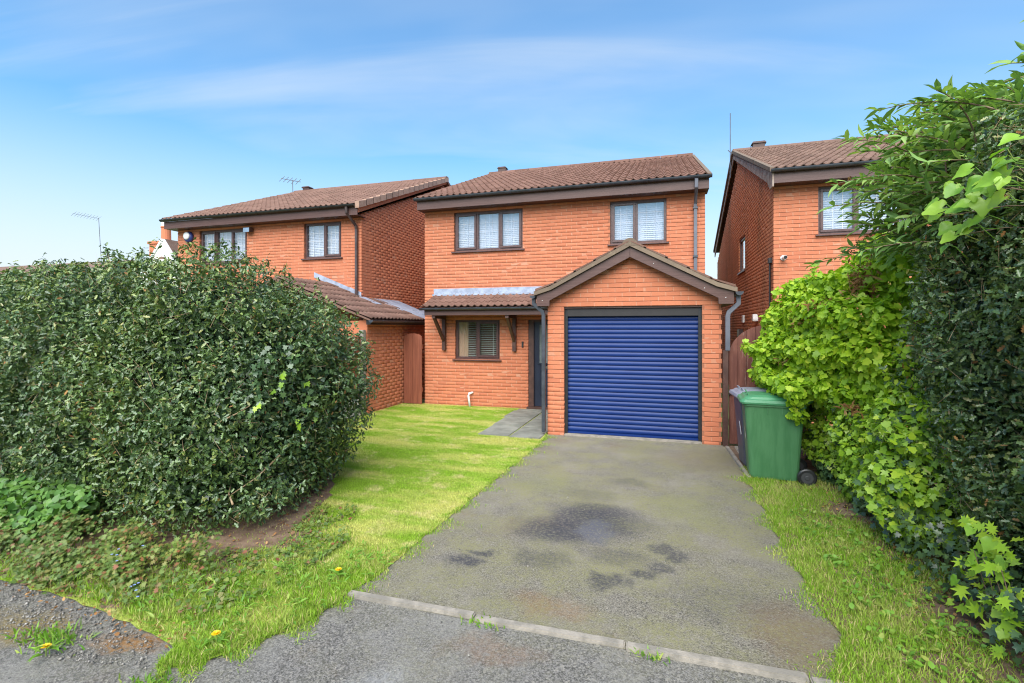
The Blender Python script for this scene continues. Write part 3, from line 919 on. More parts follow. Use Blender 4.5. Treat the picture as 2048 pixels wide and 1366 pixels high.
def main_roof(house, x0, x1, mat, cols, max_single=294, n_rows=16, gut='gutter', fascia='fascia', skip=None, gx0=None, gx1=None):
    """two slopes; the front one is tiled piece by piece"""
    mb = MB()
    th = 0.10
    yb = 2 * RIDGE_Y - EAVE_Y
    mb.prism([(EAVE_Y + 0.02, EAVE_Z - 0.05), (EAVE_Y + 0.02, EAVE_Z), (RIDGE_Y, RIDGE_Z), (yb, EAVE_Z), (yb, EAVE_Z - 0.05), (RIDGE_Y, RIDGE_Z - th)], x0 + 0.01, x1 - 0.01, 'x')
    roof = mb.build('roof', mat, house)
    tiled_slope(roof, (x0, EAVE_Y - 0.02, EAVE_Z - 0.008), (1, 0, 0), (0,) + UP, cols, n_rows, SL / n_rows, mat, max_single, skip)
    k = x0
    while k < x1 - 0.05:
        e = min(k + 0.45, x1)
        r = MB(); n = 6
        pr = [(RIDGE_Y + 0.13 * math.cos(PI * q / n), RIDGE_Z - 0.01 + 0.10 * math.sin(PI * q / n)) for q in range(n + 1)]
        r.prism(pr, k + 0.004, e - 0.004, 'x').build('ridge_tile', mat, roof, smooth=False)
        k = e
    MB().box(x0 + 0.03, x1 - 0.03, 10.29, 10.31, 4.50, 4.695).build('fascia', fascia, house, bevel=0.003)
    MB().box(x0 + 0.05, x1 - 0.05, 10.312, YF + 0.1, 4.502, 4.515).build('soffit', 'dark_timber', house)
    gutter(house, gx0 if gx0 is not None else x0 - 0.01, gx1 if gx1 is not None else x1 + 0.02, 10.232, 4.745, gut)
    return roof

def shell(house, x0, x1, mat, left_plain=True, right_plain=True):
    """plain side and rear walls the photograph does not show"""
    yb = 2 * RIDGE_Y - EAVE_Y - 0.3
    poly = [(YF + 0.26, 0), (YF + 0.26, 4.72), (RIDGE_Y, RIDGE_Z - 0.12), (yb, 4.72), (yb, 0)]
    if left_plain: MB().prism(poly, x0 + 0.002, x0 + 0.22, 'x').build('side_wall', mat, house)
    if right_plain: MB().prism(poly, x1 - 0.22, x1 - 0.002, 'x').build('side_wall', mat, house)
    MB().box(x0 + 0.01, x1 - 0.01, yb, yb + 0.2, 0, 4.6).build('rear_wall', mat, house)
    MB().box(x0 + 0.23, x1 - 0.23, YF + 0.3, yb - 0.05, 2.38, 2.5).build('upper_floor', 'plaster', house)
    MB().box(x0 + 0.23, x1 - 0.23, YF + 0.3, yb - 0.05, 4.45, 4.49).build('loft_floor', 'plaster', house)

house = thing('brick_house', (-2.2, 10.6, 0), 'red brick detached house with blue roller garage door, facing the driveway', 'house')
HX0, HX1 = -5.32, 0.85
WIN1 = (-4.575, -2.93, 3.55, 4.45); WIN2 = (-1.02, 0.115, 3.55, 4.45); WIN3 = (-4.55, -3.465, 1.075, 1.975); DOOR = (-2.80, -1.80, -0.05, 1.975)
seen = lambda p: not (2.0 < p.z < 2.72 and p.x < -1.7) and not (p.x > -1.9 and p.z < 2.5 + max(0, 0.6 - abs(p.x + 0.46) * 0.5)) and p.z < 4.4
wall_with_bricks(house, 'x', YF, HX0, HX1, -0.05, 4.52, [WIN1, WIN2, WIN3, DOOR, (-1.80, HX1 + 0.1, -0.1, 2.20)], 140, score=seen)
shell(house, HX0, HX1, 'brick')
MB().box(-1.80, HX1 - 0.01, YF + 0.02, YF + 0.2, 0, 2.20).build('inner_wall', 'plaster', house)
window(house, *WIN1, YF, [(0, 0.335, True), (0.335, 0.665, False), (0.665, 1, True)], 'closed')
window(house, *WIN2, YF, [(0, 0.47, True), (0.47, 1, False)], 'closed')
window(house, *WIN3, YF, [(0, 0.49, False), (0.49, 1, True)], 'open', leads=False, curtain=True)
roof = main_roof(house, -5.40, 0.93, 'tile', 21, 294)
# verge boards and mortar edge on both ends
for xa, xb in ((0.855, 0.90), (-5.375, -5.33)):
    MB().prism([(10.30, 4.50), (10.30, EAVE_Z - 0.05), (RIDGE_Y, RIDGE_Z - 0.06), (RIDGE_Y, RIDGE_Z - 0.22), (10.75, 4.50)], xa, xb, 'x').build('verge_board', 'fascia', house)
for xa, xb in ((0.872, 0.945), (-5.415, -5.345)):
    MB().prism([(EAVE_Y + 0.01, EAVE_Z - 0.03), (EAVE_Y + 0.01, EAVE_Z + 0.045), (RIDGE_Y, RIDGE_Z + 0.045), (RIDGE_Y, RIDGE_Z - 0.03)], xa, xb, 'x').build('verge_mortar', 'verge', roof)
tag(MB().box(-5.08, -4.82, RIDGE_Y - 0.1, RIDGE_Y + 0.1, RIDGE_Z - 0.02, RIDGE_Z + 0.16).prism([(-5.11, RIDGE_Z + 0.16), (-4.79, RIDGE_Z + 0.16), (-4.83, RIDGE_Z + 0.2), (-5.07, RIDGE_Z + 0.2)], RIDGE_Y - .12, RIDGE_Y + .12, 'y').build('ridge_terminal', 'dark_timber', roof))
MB().tube([(-5.55, RIDGE_Y + 0.6, 6.3), (-5.55, RIDGE_Y + 0.6, 7.05)], 0.012, 6).build('aerial_mast', 'pipe_grey', roof)
# downpipe on the facade
dp = MB().pipe_sq([(0.665, 10.24, 4.70), (0.665, 10.25, 4.52), (0.665, 10.52, 4.28), (0.665, 10.53, 4.2), (0.665, 10.53, 2.5)], 0.062).build('downpipe', 'pipe_grey', house, bevel=0.006)
for z in (4.17, 3.2): MB().box(0.62, 0.71, 10.485, 10.575, z, z + 0.035).build('pipe_clip', 'gutter', dp)
# canopy over window and front door
CE_Y, CE_Z, CT_Z = 9.88, 2.235, 2.53
cl = math.hypot(YF - CE_Y, CT_Z - CE_Z)
CX0, CX1 = -5.06, -2.02
canopy = MB().prism([(CE_Y + 0.02, CE_Z - 0.03), (CE_Y + 0.02, CE_Z), (YF - 0.003, CT_Z), (YF - 0.003, CT_Z - 0.14)], CX0 + 0.02, -1.86, 'x').build('canopy_roof', 'tile', house)
tiled_slope(canopy, (CX0, CE_Y - 0.02, CE_Z - 0.004), (1, 0, 0), (0, (YF - CE_Y) / cl, (CT_Z - CE_Z) / cl), 10, 3, cl / 3.2, 'tile')
MB().prism([(YF - 0.10, CT_Z + 0.035), (YF - 0.012, CT_Z + 0.05), (YF - 0.012, 2.70), (YF - 0.004, 2.70), (YF - 0.004, CT_Z), (YF - 0.10, CT_Z)], -5.08, -3.42, 'x').build('flashing', 'lead', canopy)
MB().prism([(YF - 0.10, CT_Z + 0.038), (YF - 0.012, CT_Z + 0.055), (YF - 0.014, 2.702), (YF - 0.004, 2.702), (YF - 0.004, CT_Z), (YF - 0.10, CT_Z)], -3.43, -1.86, 'x').build('flashing', 'lead', canopy)
MB().box(CX0 + 0.06, -1.93, 9.925, 9.945, 2.065, 2.19).build('canopy_fascia', 'fascia', canopy, bevel=0.003)
MB().box(CX0 + 0.07, -1.90, 9.947, YF - 0.004, 2.085, 2.10).build('canopy_soffit', 'dark_timber', canopy)
gutter(canopy, CX0 - 0.02, -2.06, 9.872, 2.225, name='canopy_gutter', r=0.05)
for bx in (-4.80, -3.105):
    b = MB()
    b.box(bx - 0.04, bx + 0.04, YF - 0.085, YF - 0.002, 1.27, 2.085)
    b.box(bx - 0.038, bx + 0.038, 9.96, YF - 0.086, 2.0, 2.083)
    b.prism([(9.98, 1.999), (10.07, 1.999), (YF - 0.086, 1.58), (YF - 0.086, 1.47)], bx - 0.03, bx + 0.03, 'x')
    b.build('gallows_bracket', 'dark_timber', house, bevel=0.004)
# front door
door = MB().box(-2.68, -1.82, YF + 0.075, YF + 0.12, 0.06, 1.92).build('front_door', 'navy', house, bevel=0.004)
fr = MB().box(-2.80, -2.68, YF + 0.02, YF + 0.13, 0.055, 1.975).box(-2.68, -1.80, YF + 0.022, YF + 0.128, 1.92, 1.975).build('door_frame', 'dark_timber', house, bevel=0.004)
MB().box(-2.83, -1.82, YF - 0.05, YF + 0.14, 0.0, 0.055).build('door_step', 'dark_timber', house, bevel=0.006)
g = MB()
g.box(-2.56, -1.98, YF + 0.064, YF + 0.076, 1.02, 1.86)
g.build('door_pane', 'frosted', door)
gf = MB(); gf.box(-2.60, -1.94, YF + 0.055, YF + 0.077, 1.86, 1.895); gf.box(-2.60, -1.94, YF + 0.055, YF + 0.077, 0.985, 1.02); gf.box(-2.60, -2.56, YF + 0.056, YF + 0.077, 1.02, 1.86)
gf.build('pane_surround', 'navy', door, bevel=0.005)
MB().box(-2.55, -1.98, YF + 0.062, YF + 0.078, 0.30, 0.80).build('door_panel', 'navy', door, bevel=0.01)
MB().box(-2.55, -1.98, YF + 0.065, YF + 0.078, 0.83, 0.965).build('lock_rail', 'navy', door, bevel=0.008)
MB().box(-2.48, -2.28, YF + 0.055, YF + 0.066, 0.90, 0.945).tube([(-2.36, YF + 0.05, 0.92), (-2.36, YF + 0.02, 0.92), (-2.25, YF + 0.02, 0.92)], 0.009, 8).build('door_handle', 'steel', door)
MB().box(-2.945, -2.905, YF - 0.022, YF - 0.001, 1.36, 1.49).lathe((-2.925, YF - 0.026, 1.40), [(0.004, 0), (0.012, 0.001), (0.012, 0.006)], 10, 'y').build('doorbell', 'black', house, bevel=0.004)
MB().box(-2.28, -2.12, YF - 0.05, YF - 0.004, 1.985, 2.06).build('porch_lamp', simple('lamp_cover', (0.75, 0.72, 0.5, 1), None, 4, 0.4), house, bevel=0.008)
tag(MB().tube([(-4.14, YF - 0.10, 0.0), (-4.18, YF - 0.10, 0.26), (-4.17, YF - 0.09, 0.30), (-4.12, YF - 0.03, 0.315), (-4.11, YF + 0.0, 0.315)], 0.024, 10).build('waste_pipe', 'white', house, smooth=True))
MB().box(-3.72, -3.50, YF - 0.006, YF + 0.02, 0.10, 0.165).build('air_brick', 'brick_side', house)
# garage
GX0, GX1, GXM = -1.83, 0.90, -0.465
gclip = lambda z: None if z > 2.97 else (GXM - min(1.365, (2.99 - z) / 0.52), GXM + min(1.365, (2.99 - z) / 0.52))
OPEN = (-1.55, 0.615, -0.03, 2.145)
wall_with_bricks(house, 'x', YG, GX0, GX1, -0.03, 2.97, [OPEN], 160, clip=gclip, name='garage_wall', back_top=2.145)
wall_with_bricks(house, 'y', GX0, YG + 0.24, YF, -0.03, 2.14, [], 0, outward=-1, name='garage_side_wall', thick=0.1)
MB().box(GX1 - 0.2, GX1 - 0.005, YG + 0.24, YF, 0, 2.14).build('garage_side_wall', 'brick', house)
MB().box(-1.56, 0.625, YG + 0.03, YG + 0.10, 2.118, 2.142).build('lintel', 'dark_timber', house)
door = MB().box(-1.552, -1.50, YG + 0.07, YG + 0.14, 0.0, 2.117).box(0.565, 0.617, YG + 0.07, YG + 0.14, 0.0, 2.117).box(-1.50, 0.565, YG + 0.16, YG + 0.18, 0.05, 2.0).build('garage_door', 'black', house)
MB().box(-1.50, 0.565, YG + 0.06, YG + 0.20, 1.985, 2.115).build('door_headbox', 'headbox', door, bevel=0.006)
ns = 26
zs0, pitch = 0.055, (1.985 - 0.055) / 26
for k in range(ns):
    z0 = zs0 + k * pitch
    pr = []
    for q in range(9):
        t_ = q / 8
        pr.append((YG + 0.135 - 0.012 * math.sin(PI * min(1, t_ * 1.06)) ** 0.7, z0 + 0.003 + (pitch - 0.004) * t_))
    poly = pr + [(YG + 0.15, z0 + pitch - 0.001), (YG + 0.15, z0 + 0.003)]
    MB().prism(poly, -1.515, 0.58, 'x').build('door_slat', 'blue_door', door, smooth=False)
MB().box(-1.52, 0.585, YG + 0.09, YG + 0.16, 0.022, 0.056).build('bottom_rail', 'blue_door', door, bevel=0.004)
MB().box(-1.55, 0.615, YG - 0.03, YG + 0.22, -0.03, 0.020).build('garage_sill', 'concrete', house, bevel=0.008)
# garage roof with flared eaves
half = [(0, 3.078), (1.27, 2.415), (1.515, 2.345)]       # outer edge of the barge board, from the ridge outwards
YB0 = 8.03
poly = [(GXM - h, z) for h, z in reversed(half)] + [(GXM + h, z) for h, z in half[1:]] + [(GXM + 1.515, 2.155), (GXM + 1.30, 2.155), (GXM + 1.297, 2.245), (GXM, 2.912), (GXM - 1.297, 2.245), (GXM - 1.30, 2.155), (GXM - 1.515, 2.155)]
lft = poly[:2] + [poly[2]]
pl = [(GXM - 1.515, 2.155), (GXM - 1.515, 2.345), (GXM - 1.27, 2.415), (GXM - 0.002, 3.077), (GXM - 0.002, 2.913), (GXM - 1.297, 2.245), (GXM - 1.30, 2.155)]
prr = [(2 * GXM - x, z) for x, z in pl][::-1]
MB().prism(pl, YB0, YB0 + 0.025, 'y').build('barge_board', 'fascia', house, bevel=0.003)
MB().prism(prr, YB0, YB0 + 0.025, 'y').build('barge_board', 'fascia', house, bevel=0.003)
for bx, bz in ((0.36, 2.80), (1.10, 2.40), (1.40, 2.25), (-1.42, 2.25)):
    MB().lathe((GXM + bx, YB0 - 0.002, bz), [(0.003, -0.001), (0.006, 0.0), (0.006, 0.004)], 8, 'y').build('nail_head', 'white', house)
MB().box(GXM - 1.51, GXM - 1.365, YB0 + 0.026, YF - 0.01, 2.157, 2.17).build('garage_soffit', 'dark_timber', house)
MB().box(GXM + 1.365, GXM + 1.51, YB0 + 0.026, YF - 0.01, 2.157, 2.17).build('garage_soffit', 'dark_timber', house)
groof = MB().prism([(GXM - 1.53, 2.33), (GXM - 1.53, 2.352), (GXM - 1.27, 2.42), (GXM, 3.085), (GXM + 1.27, 2.42), (GXM + 1.53, 2.352), (GXM + 1.53, 2.33), (GXM + 1.27, 2.39), (GXM, 3.05), (GXM - 1.27, 2.39)], YB0 + 0.03, YF - 0.02, 'y').build('garage_roof', 'tile', house)
for sg in (-1, 1):
    ly = (0, -1, 0) if sg < 0 else (0, 1, 0)
    oy = YF - 0.10 if sg < 0 else YB0 + 0.04
    tiled_slope(groof, (GXM + sg * 1.545, oy, 2.352), ly, (-sg * 0.962, 0, 0.272), 8, 1, 0.33, 'tile')
    tiled_slope(groof, (GXM + sg * 1.29, oy, 2.425), ly, (-sg * 0.886, 0, 0.463), 8, 4, 0.345, 'tile')
    # bedded verge: mortar edge with stepped tile ends
    v = [(GXM + sg * 1.555, 2.33), (GXM + sg * 1.555, 2.40), (GXM + sg * 1.29, 2.478), (GXM, 3.16), (GXM, 3.082), (GXM + sg * 1.27, 2.418)]
    MB().prism(v if sg > 0 else v[::-1], YB0 - 0.045, YB0 + 0.05, 'y').build('verge_mortar', 'verge', groof)
    for q in range(5):
        f0 = 1.53 - q * 0.32
        z_of = lambda h: 3.165 - 0.53 * h if h < 1.29 else 2.48 - 0.30 * (h - 1.29)
        a, b_ = f0, max(f0 - 0.36, 0.02)
        MB().prism([(GXM + sg * a, z_of(a) - 0.005), (GXM + sg * a, z_of(a) + 0.032), (GXM + sg * b_, z_of(b_) + 0.012), (GXM + sg * b_, z_of(b_) - 0.005)], YB0 - 0.05, YB0 + 0.09, 'y').build('verge_tile', 'tile', groof)
y_ = YB0 - 0.05
while y_ < YF - 0.2:
    n = 8
    MB().prism([(GXM + 0.125 * math.cos(PI * q / n), 3.085 + 0.125 * math.sin(PI * q / n)) for q in range(n + 1)], y_ + 0.003, y_ + 0.44, 'y').build('ridge_tile', 'verge' if y_ < 8.2 else 'tile', groof)
    y_ += 0.444
gutter(house, YB0 + 0.0, 9.80, GXM - 1.585, 2.335, axis='y', r=0.05, name='garage_gutter')
gutter(house, YB0 - 0.04, YF - 0.1, GXM + 1.585, 2.335, axis='y', r=0.055, name='garage_gutter')
MB().pipe_sq([(GXM - 1.585, 8.12, 2.29), (GXM - 1.585, 8.12, 2.20), (GXM - 1.43, 8.12, 2.06), (GXM - 1.415, 8.12, 2.0), (GXM - 1.415, 8.12, 0.05)], 0.062).build('downpipe', 'gutter', house, bevel=0.006)
MB().pipe_sq([(GXM + 1.585, 8.12, 2.29), (GXM + 1.585, 8.12, 2.16), (GXM + 1.45, 8.12, 2.03), (GXM + 1.435, 8.12, 1.97), (GXM + 1.435, 8.12, 1.45)], 0.066).build('downpipe', 'pipe_grey', house, bevel=0.006)

# ------------------------------------------------------------------ neighbours
def neighbour_left():
    h = thing('brick_house', (-10, 10.6, 0), 'left hand brick house with a tiled roof, half hidden by the big holly hedge', 'house')
    x0, x1 = -12.93, -7.03
    w1 = (-12.15, -10.53, 3.55, 4.45); w2 = (-8.72, -7.61, 3.55, 4.45)
    wall_with_bricks(h, 'x', YF, x0, x1, -0.05, 4.52, [w1, w2], 150, score=lambda p: p.z > 2.9 and p.z < 4.4)
    clip = lambda z: None if z > 6.6 else (YF + 0.0 + max(0, (z - 4.58) / 0.402), 15.3)
    wall_with_bricks(h, 'y', x1, YF + 0.0, 15.3, -0.05, 6.6, [], 60, outward=1, clip=clip, back_top=4.5, name='gable_wall', score=lambda p: p.z > 2.6, phase=0.11)
    shell(h, x0, x1 - 0.25, 'brick', True, False)
    MB().prism([(15.2, 0), (15.2, 6.5), (15.45, 6.6), (20.3, 4.6), (20.3, 0)], x1 - 0.22, x1 - 0.02, 'x').build('side_wall', 'brick', h)
    window(h, *w1, YF, [(0, 0.335, True), (0.335, 0.665, False), (0.665, 1, True)], 'closed', leads='white')
    window(h, *w2, YF, [(0, 0.53, False), (0.53, 1, True)], 'closed', leads='white')
    roof = main_roof(h, -13.10, -6.92, 'tile_l', 20, 280, gut='black', gx1=-6.99)
    # dry verge caps up the gable edge
    n = 17
    for k in range(n):
        f0, f1 = k / n, (k + 1.06) / n
        y0, z0 = EAVE_Y + (RIDGE_Y - EAVE_Y) * f0, EAVE_Z + (RIDGE_Z - EAVE_Z) * f0
        y1, z1 = EAVE_Y + (RIDGE_Y - EAVE_Y) * f1, EAVE_Z + (RIDGE_Z - EAVE_Z) * f1
        MB().prism([(y0, z0 - 0.085), (y0, z0 + 0.075), (y1, z1 + 0.05), (y1, z1 - 0.095)], -6.99, -6.88, 'x').build('verge_cap', 'vergecap', roof)
    MB().prism([(10.30, 4.55), (10.30, 4.66), (RIDGE_Y, RIDGE_Z - 0.08), (RIDGE_Y, RIDGE_Z - 0.17)], -7.02, -6.95, 'x').build('verge_undercloak', 'brick', h)
    MB().box(-12.7, -12.43, RIDGE_Y - 0.1, RIDGE_Y + 0.1, RIDGE_Z - .02, RIDGE_Z + 0.14).prism([(-12.74, RIDGE_Z + .14), (-12.39, RIDGE_Z + .14), (-12.43, RIDGE_Z + .18), (-12.7, RIDGE_Z + .18)], RIDGE_Y - .13, RIDGE_Y + .13, 'y').build('ridge_terminal', 'dark_timber', roof)
    MB().pipe_sq([(-7.22, 10.24, 4.70), (-7.22, 10.26, 4.55), (-7.13, 10.50, 4.28), (-7.13, 10.52, 4.2), (-7.13, 10.52, 2.3)], 0.062).build('downpipe', 'gutter_brown', h, bevel=0.006)
    MB().lathe((-12.50, YF - 0.07, 4.30), [(0.05, -0.03), (0.12, -0.015), (0.15, 0.02), (0.16, 0.065)], 20, 'y').build('alarm_box', simple('alarm_blue', (0.03, 0.045, 0.18, 1), None, 3, 0.35), h, smooth=True)
    MB().lathe((-12.50, YF - 0.072, 4.32), [(0.06, -0.050), (0.10, -0.040), (0.108, 0.0)], 16, 'y').build('alarm_face', 'white', h, smooth=True)
    MB().box(-10.50, -10.28, YF - 0.16, YF - 0.04, 4.31, 4.43).box(-10.42, -10.36, YF - 0.05, YF, 4.35, 4.40).build('floodlight', 'gutter_brown', h, bevel=0.01)
    MB().prism([(YF - 0.168, 4.30), (YF - 0.165, 4.41), (YF - 0.162, 4.41), (YF - 0.162, 4.30)], -10.485, -10.295, 'x').build('floodlight_glass', 'steel', h)
    # side garage with its own low roof
    gx = -5.84
    wall_with_bricks(h, 'y', gx, 9.0, 12.4, -0.05, 1.95, [], 60, outward=1, name='garage_wall', thick=0.2)
    MB().box(-10.2, gx - 0.02, 9.0, 9.2, 0, 1.94).build('garage_front_wall', 'brick', h)
    ex, ez = -5.68, 1.965
    rx, rz = -8.05, 2.90
    gl = math.hypot(rx - ex, rz - ez)
    g = MB().prism([(ex, ez - 0.03), (ex, ez), (rx, rz), (-10.3, ez), (-10.3, ez - 0.03), (rx, rz - 0.1)], 8.85, YF - 0.01, 'y').build('garage_roof', 'tile_l', h)
    g2 = MB().prism([(ex, ez - 0.03), (ex, ez), (-7.02, ez + (rz - ez) * (ex + 7.02) / (ex - rx)), (-7.02, ez)], YF - 0.011, 12.4, 'y').build('rear_garage_roof', 'tile_l', h)
    up = ((rx - ex) / gl, 0, (rz - ez) / gl)
    tiled_slope(g, (ex + 0.02, 8.85, ez - 0.003), (0, 1, 0), up, 6, 7, gl / 7, 'tile_l')
    tiled_slope(g2, (ex + 0.02, 8.85 + 1.8, ez - 0.003), (0, 1, 0), up, 2, 4, gl / 7, 'tile_l')
    # lead flashing stepped against the wall, and the lead apron behind
    zr = lambda x: ez + (rz - ez) * (ex - x) / (ex - rx)
    xs = [-7.03, -7.35, -7.7, -8.05, -8.4]
    for a, b in zip(xs[:-1], xs[1:]):
        MB().prism([(a, zr(a) + 0.03), (a, zr(a) + 0.16), (b, zr(a) + 0.30), (b, zr(b) + 0.03)], YF - 0.012, YF - 0.003, 'y').build('flashing', 'lead', g)
    MB().prism([(YF - 0.25, 0.0), (YF + 0.1, 0.0), (YF + 0.1, 0.02), (YF - 0.25, 0.02)], 0, 1, 'x') 
    MB().add([(-7.02, YF - 0.15, zr(-7.02) + 0.055), (-7.02, YF + 0.15, zr(-7.02) + 0.055), (-6.55, YF + 0.15, zr(-6.55) + 0.055), (-6.55, YF - 0.12, zr(-6.55) + 0.055),
              (-7.02, YF - 0.15, zr(-7.02) + 0.065), (-7.02, YF + 0.15, zr(-7.02) + 0.065), (-6.55, YF + 0.15, zr(-6.55) + 0.065), (-6.55, YF - 0.12, zr(-6.55) + 0.065)],
             [(0, 3, 2, 1), (4, 5, 6, 7), (0, 1, 5, 4), (1, 2, 6, 5), (2, 3, 7, 6), (3, 0, 4, 7)]).build('flashing', 'lead', g)
    for (ya, yb, xa, xb, dz) in ((11.22, 11.75, -5.63, -6.3, 0.06), (11.70, 12.38, -5.64, -6.25, 0.075), (11.1, 12.3, -6.2, -7.0, 0.05)):
        MB().add([(xa, ya, zr(xa) + dz), (xa, yb, zr(xa) + dz), (xb, yb, zr(xb) + dz), (xb, ya, zr(xb) + dz), (xa, ya, zr(xa) + dz + .008), (xa, yb, zr(xa) + dz + .008), (xb, yb, zr(xb) + dz + .008), (xb, ya, zr(xb) + dz + .008)],
                 [(0, 3, 2, 1), (4, 5, 6, 7), (0, 1, 5, 4), (1, 2, 6, 5), (2, 3, 7, 6), (3, 0, 4, 7)]).build('lead_sheet', 'lead', g2)
    gutter(h, 8.8, 12.2, -5.63, 1.95, 'gutter', 'garage_gutter', 'y', 0.05)
    MB().box(-5.80, -5.70, 8.9, 12.3, 1.86, 1.955).build('garage_fascia', 'black', h)
neighbour_left()

def neighbour_right():
    h = thing('brick_house', (5, 10.6, 0), 'right hand brick house with its gable end showing, partly behind the shrubs', 'house')
    x0, x1 = 2.08, 8.2
    w1 = (2.84, 4.45, 3.55, 4.45)
    wall_with_bricks(h, 'x', YF, x0, x1, -0.05, 4.52, [w1], 150, score=lambda p: p.x < 4.6 and 2.4 < p.z < 4.4)
    yb = 20.45
    clip = lambda z: None if z > 6.62 else (YF + max(0, (z - 4.58) / 0.402), yb - max(0, (z - 4.3) / 0.402))
    sw = (13.96, 15.0, 3.3, 4.2)
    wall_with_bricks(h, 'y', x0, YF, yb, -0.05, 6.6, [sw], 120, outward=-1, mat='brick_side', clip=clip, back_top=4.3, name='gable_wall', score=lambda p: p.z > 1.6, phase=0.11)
    shell(h, x0 + 0.22, x1, 'brick', False, True)
    window(h, *w1, YF, [(0, 0.40, True), (0.40, 1, False)], 'closed', leads='white')
    # small white side window
    f = MB(); xf = x0 + 0.03
    f.box(xf, xf + 0.07, sw[0], sw[1], sw[2], sw[2] + 0.06); f.box(xf, xf + 0.07, sw[0], sw[1], sw[3] - 0.06, sw[3]); f.box(xf + .002, xf + 0.068, sw[0], sw[0] + 0.06, sw[2] + .06, sw[3] - .06); f.box(xf + .002, xf + 0.068, sw[1] - 0.06, sw[1], sw[2] + .06, sw[3] - .06)
    f.box(xf - 0.06, xf, sw[0] - 0.05, sw[1] + 0.05, sw[2] - 0.04, sw[2])
    wn_ = f.build('side_window', 'frame', h)
    MB().box(xf + 0.03, xf + 0.036, sw[0] + 0.055, sw[1] - 0.055, sw[2] + 0.055, sw[3] - 0.055).build('pane', 'glass', wn_)
    MB().box(xf + 0.12, xf + 0.13, sw[0] + 0.03, sw[1] - 0.03, sw[2] + 0.03, sw[3] - 0.03).build('roller_blind', 'white', wn_)
    roof = main_roof(h, 1.98, 8.28, 'tile_r', 21, 240, skip=lambda i, j: i > 14)
    MB().prism([(10.28, 4.44), (10.28, EAVE_Z - 0.03), (RIDGE_Y, RIDGE_Z - 0.03), (20.65, EAVE_Z - 0.05), (20.65, EAVE_Z - 0.22), (RIDGE_Y, RIDGE_Z - 0.20), (10.75, 4.64), (10.5, 4.44)], 2.0, 2.03, 'x').build('barge_board', 'barge_grey', h)
    MB().prism([(EAVE_Y - 0.01, EAVE_Z - 0.03), (EAVE_Y - 0.01, EAVE_Z + 0.05), (RIDGE_Y, RIDGE_Z + 0.06), (20.68, EAVE_Z + 0.05), (20.68, EAVE_Z - 0.03), (RIDGE_Y, RIDGE_Z - 0.03)], 1.955, 2.03, 'x').build('verge_mortar', 'verge', roof)
    MB().box(2.5, 2.80, RIDGE_Y - 0.1, RIDGE_Y + 0.1, RIDGE_Z - .02, RIDGE_Z + 0.16).prism([(2.46, RIDGE_Z + .16), (2.84, RIDGE_Z + .16), (2.80, RIDGE_Z + .21), (2.5, RIDGE_Z + .21)], RIDGE_Y - .13, RIDGE_Y + .13, 'y').build('ridge_terminal', 'dark_timber', roof)
    a = MB().tube([(1.96, 15.8, 6.2), (1.96, 15.8, 8.1)], 0.013, 6)
    a.tube([(1.96, 15.8, 6.95), (2.1, 15.8, 6.9)], 0.01, 6).tube([(1.90, 15.8, 7.02), (1.96, 15.8, 6.95)], 0.012, 6)
    a.build('aerial', 'pipe_grey', roof)
    MB().tube([(2.245, YF - 0.02, 3.13), (2.245, YF - 0.19, 3.12)], 0.036, 12).tube([(2.245, YF - 0.0, 3.13), (2.245, YF - 0.022, 3.13)], 0.05, 12).build('security_camera', 'white', h, smooth=False)
    MB().tube([(2.245, YF - 0.19, 3.12), (2.245, YF - 0.205, 3.118)], 0.031, 12).build('camera_lens', 'black', h)
    MB().tube([(x0 - 0.03, 10.76, 3.12), (x0 - 0.03, 10.76, 0.5)], 0.018, 8).box(x0 - 0.06, x0, 10.70, 10.82, 3.06, 3.16).build('cable_pipe', 'black', h)
    MB().prism([(12.12, 1.94), (12.12, 1.99), (12.2, 2.10), (12.34, 2.10), (12.34, 1.94)], x0 - 0.10, x0 - 0.003, 'x').build('vent_cowl', 'white', h, bevel=0.01)
    MB().box(x0 - 0.04, x0 - 0.002, 14.0, 14.2, 1.93, 2.12).build('meter_label', 'white', h)
    MB().box(x0 - 0.10, x0 - 0.002, 14.2, 14.6, 1.0, 1.75).build('meter_box', 'gutter_brown', h, bevel=0.01)
neighbour_right()

# far houses behind the hedge on the left
fh = thing('far_house', (-38.3, 32, 0), 'distant white rendered gable with a brick chimney, above the hedge', 'house')
MB().prism([(-41.5, 0), (-41.5, 5.0), (-38.3, 8.7), (-35.3, 4.9), (-35.3, 0)], 30, 30.3, 'y').build('gable_wall', 'render_white', fh)
MB().box(-41.3, -35.5, 30.3, 40, 0, 4.9).build('wall', 'render_white', fh)
MB().prism([(-41.9, 4.75), (-38.3, 8.95), (-35.0, 4.75), (-35.0, 4.6), (-38.3, 8.75), (-41.9, 4.6)], 30.25, 40.2, 'y').build('roof', 'tile_r', fh)
MB().prism([(-41.8, 4.7), (-38.3, 8.92), (-35.1, 4.7), (-35.35, 4.7), (-38.3, 8.65), (-41.55, 4.7)], 29.9, 30.24, 'y').build('barge_board', 'white', fh)
win = MB().box(-38.7, -37.9, 29.94, 30.02, 6.3, 7.25).build('window', 'white', fh)
MB().box(-38.62, -38.33, 29.92, 29.95, 6.38, 7.0).box(-38.27, -37.98, 29.92, 29.95, 6.38, 7.0).build('pane', 'frosted', win)
MB().prism([(-38.7, 7.25), (-37.9, 7.25), (-38.0, 7.42), (-38.3, 7.5), (-38.6, 7.42)], 29.95, 30.02, 'y').build('window_arch', 'tile_r', win)
fh2 = thing('chimney_stack', (-46.4, 36.6, 0), 'distant brick chimney stack and pot left of the white gable', 'chimney')
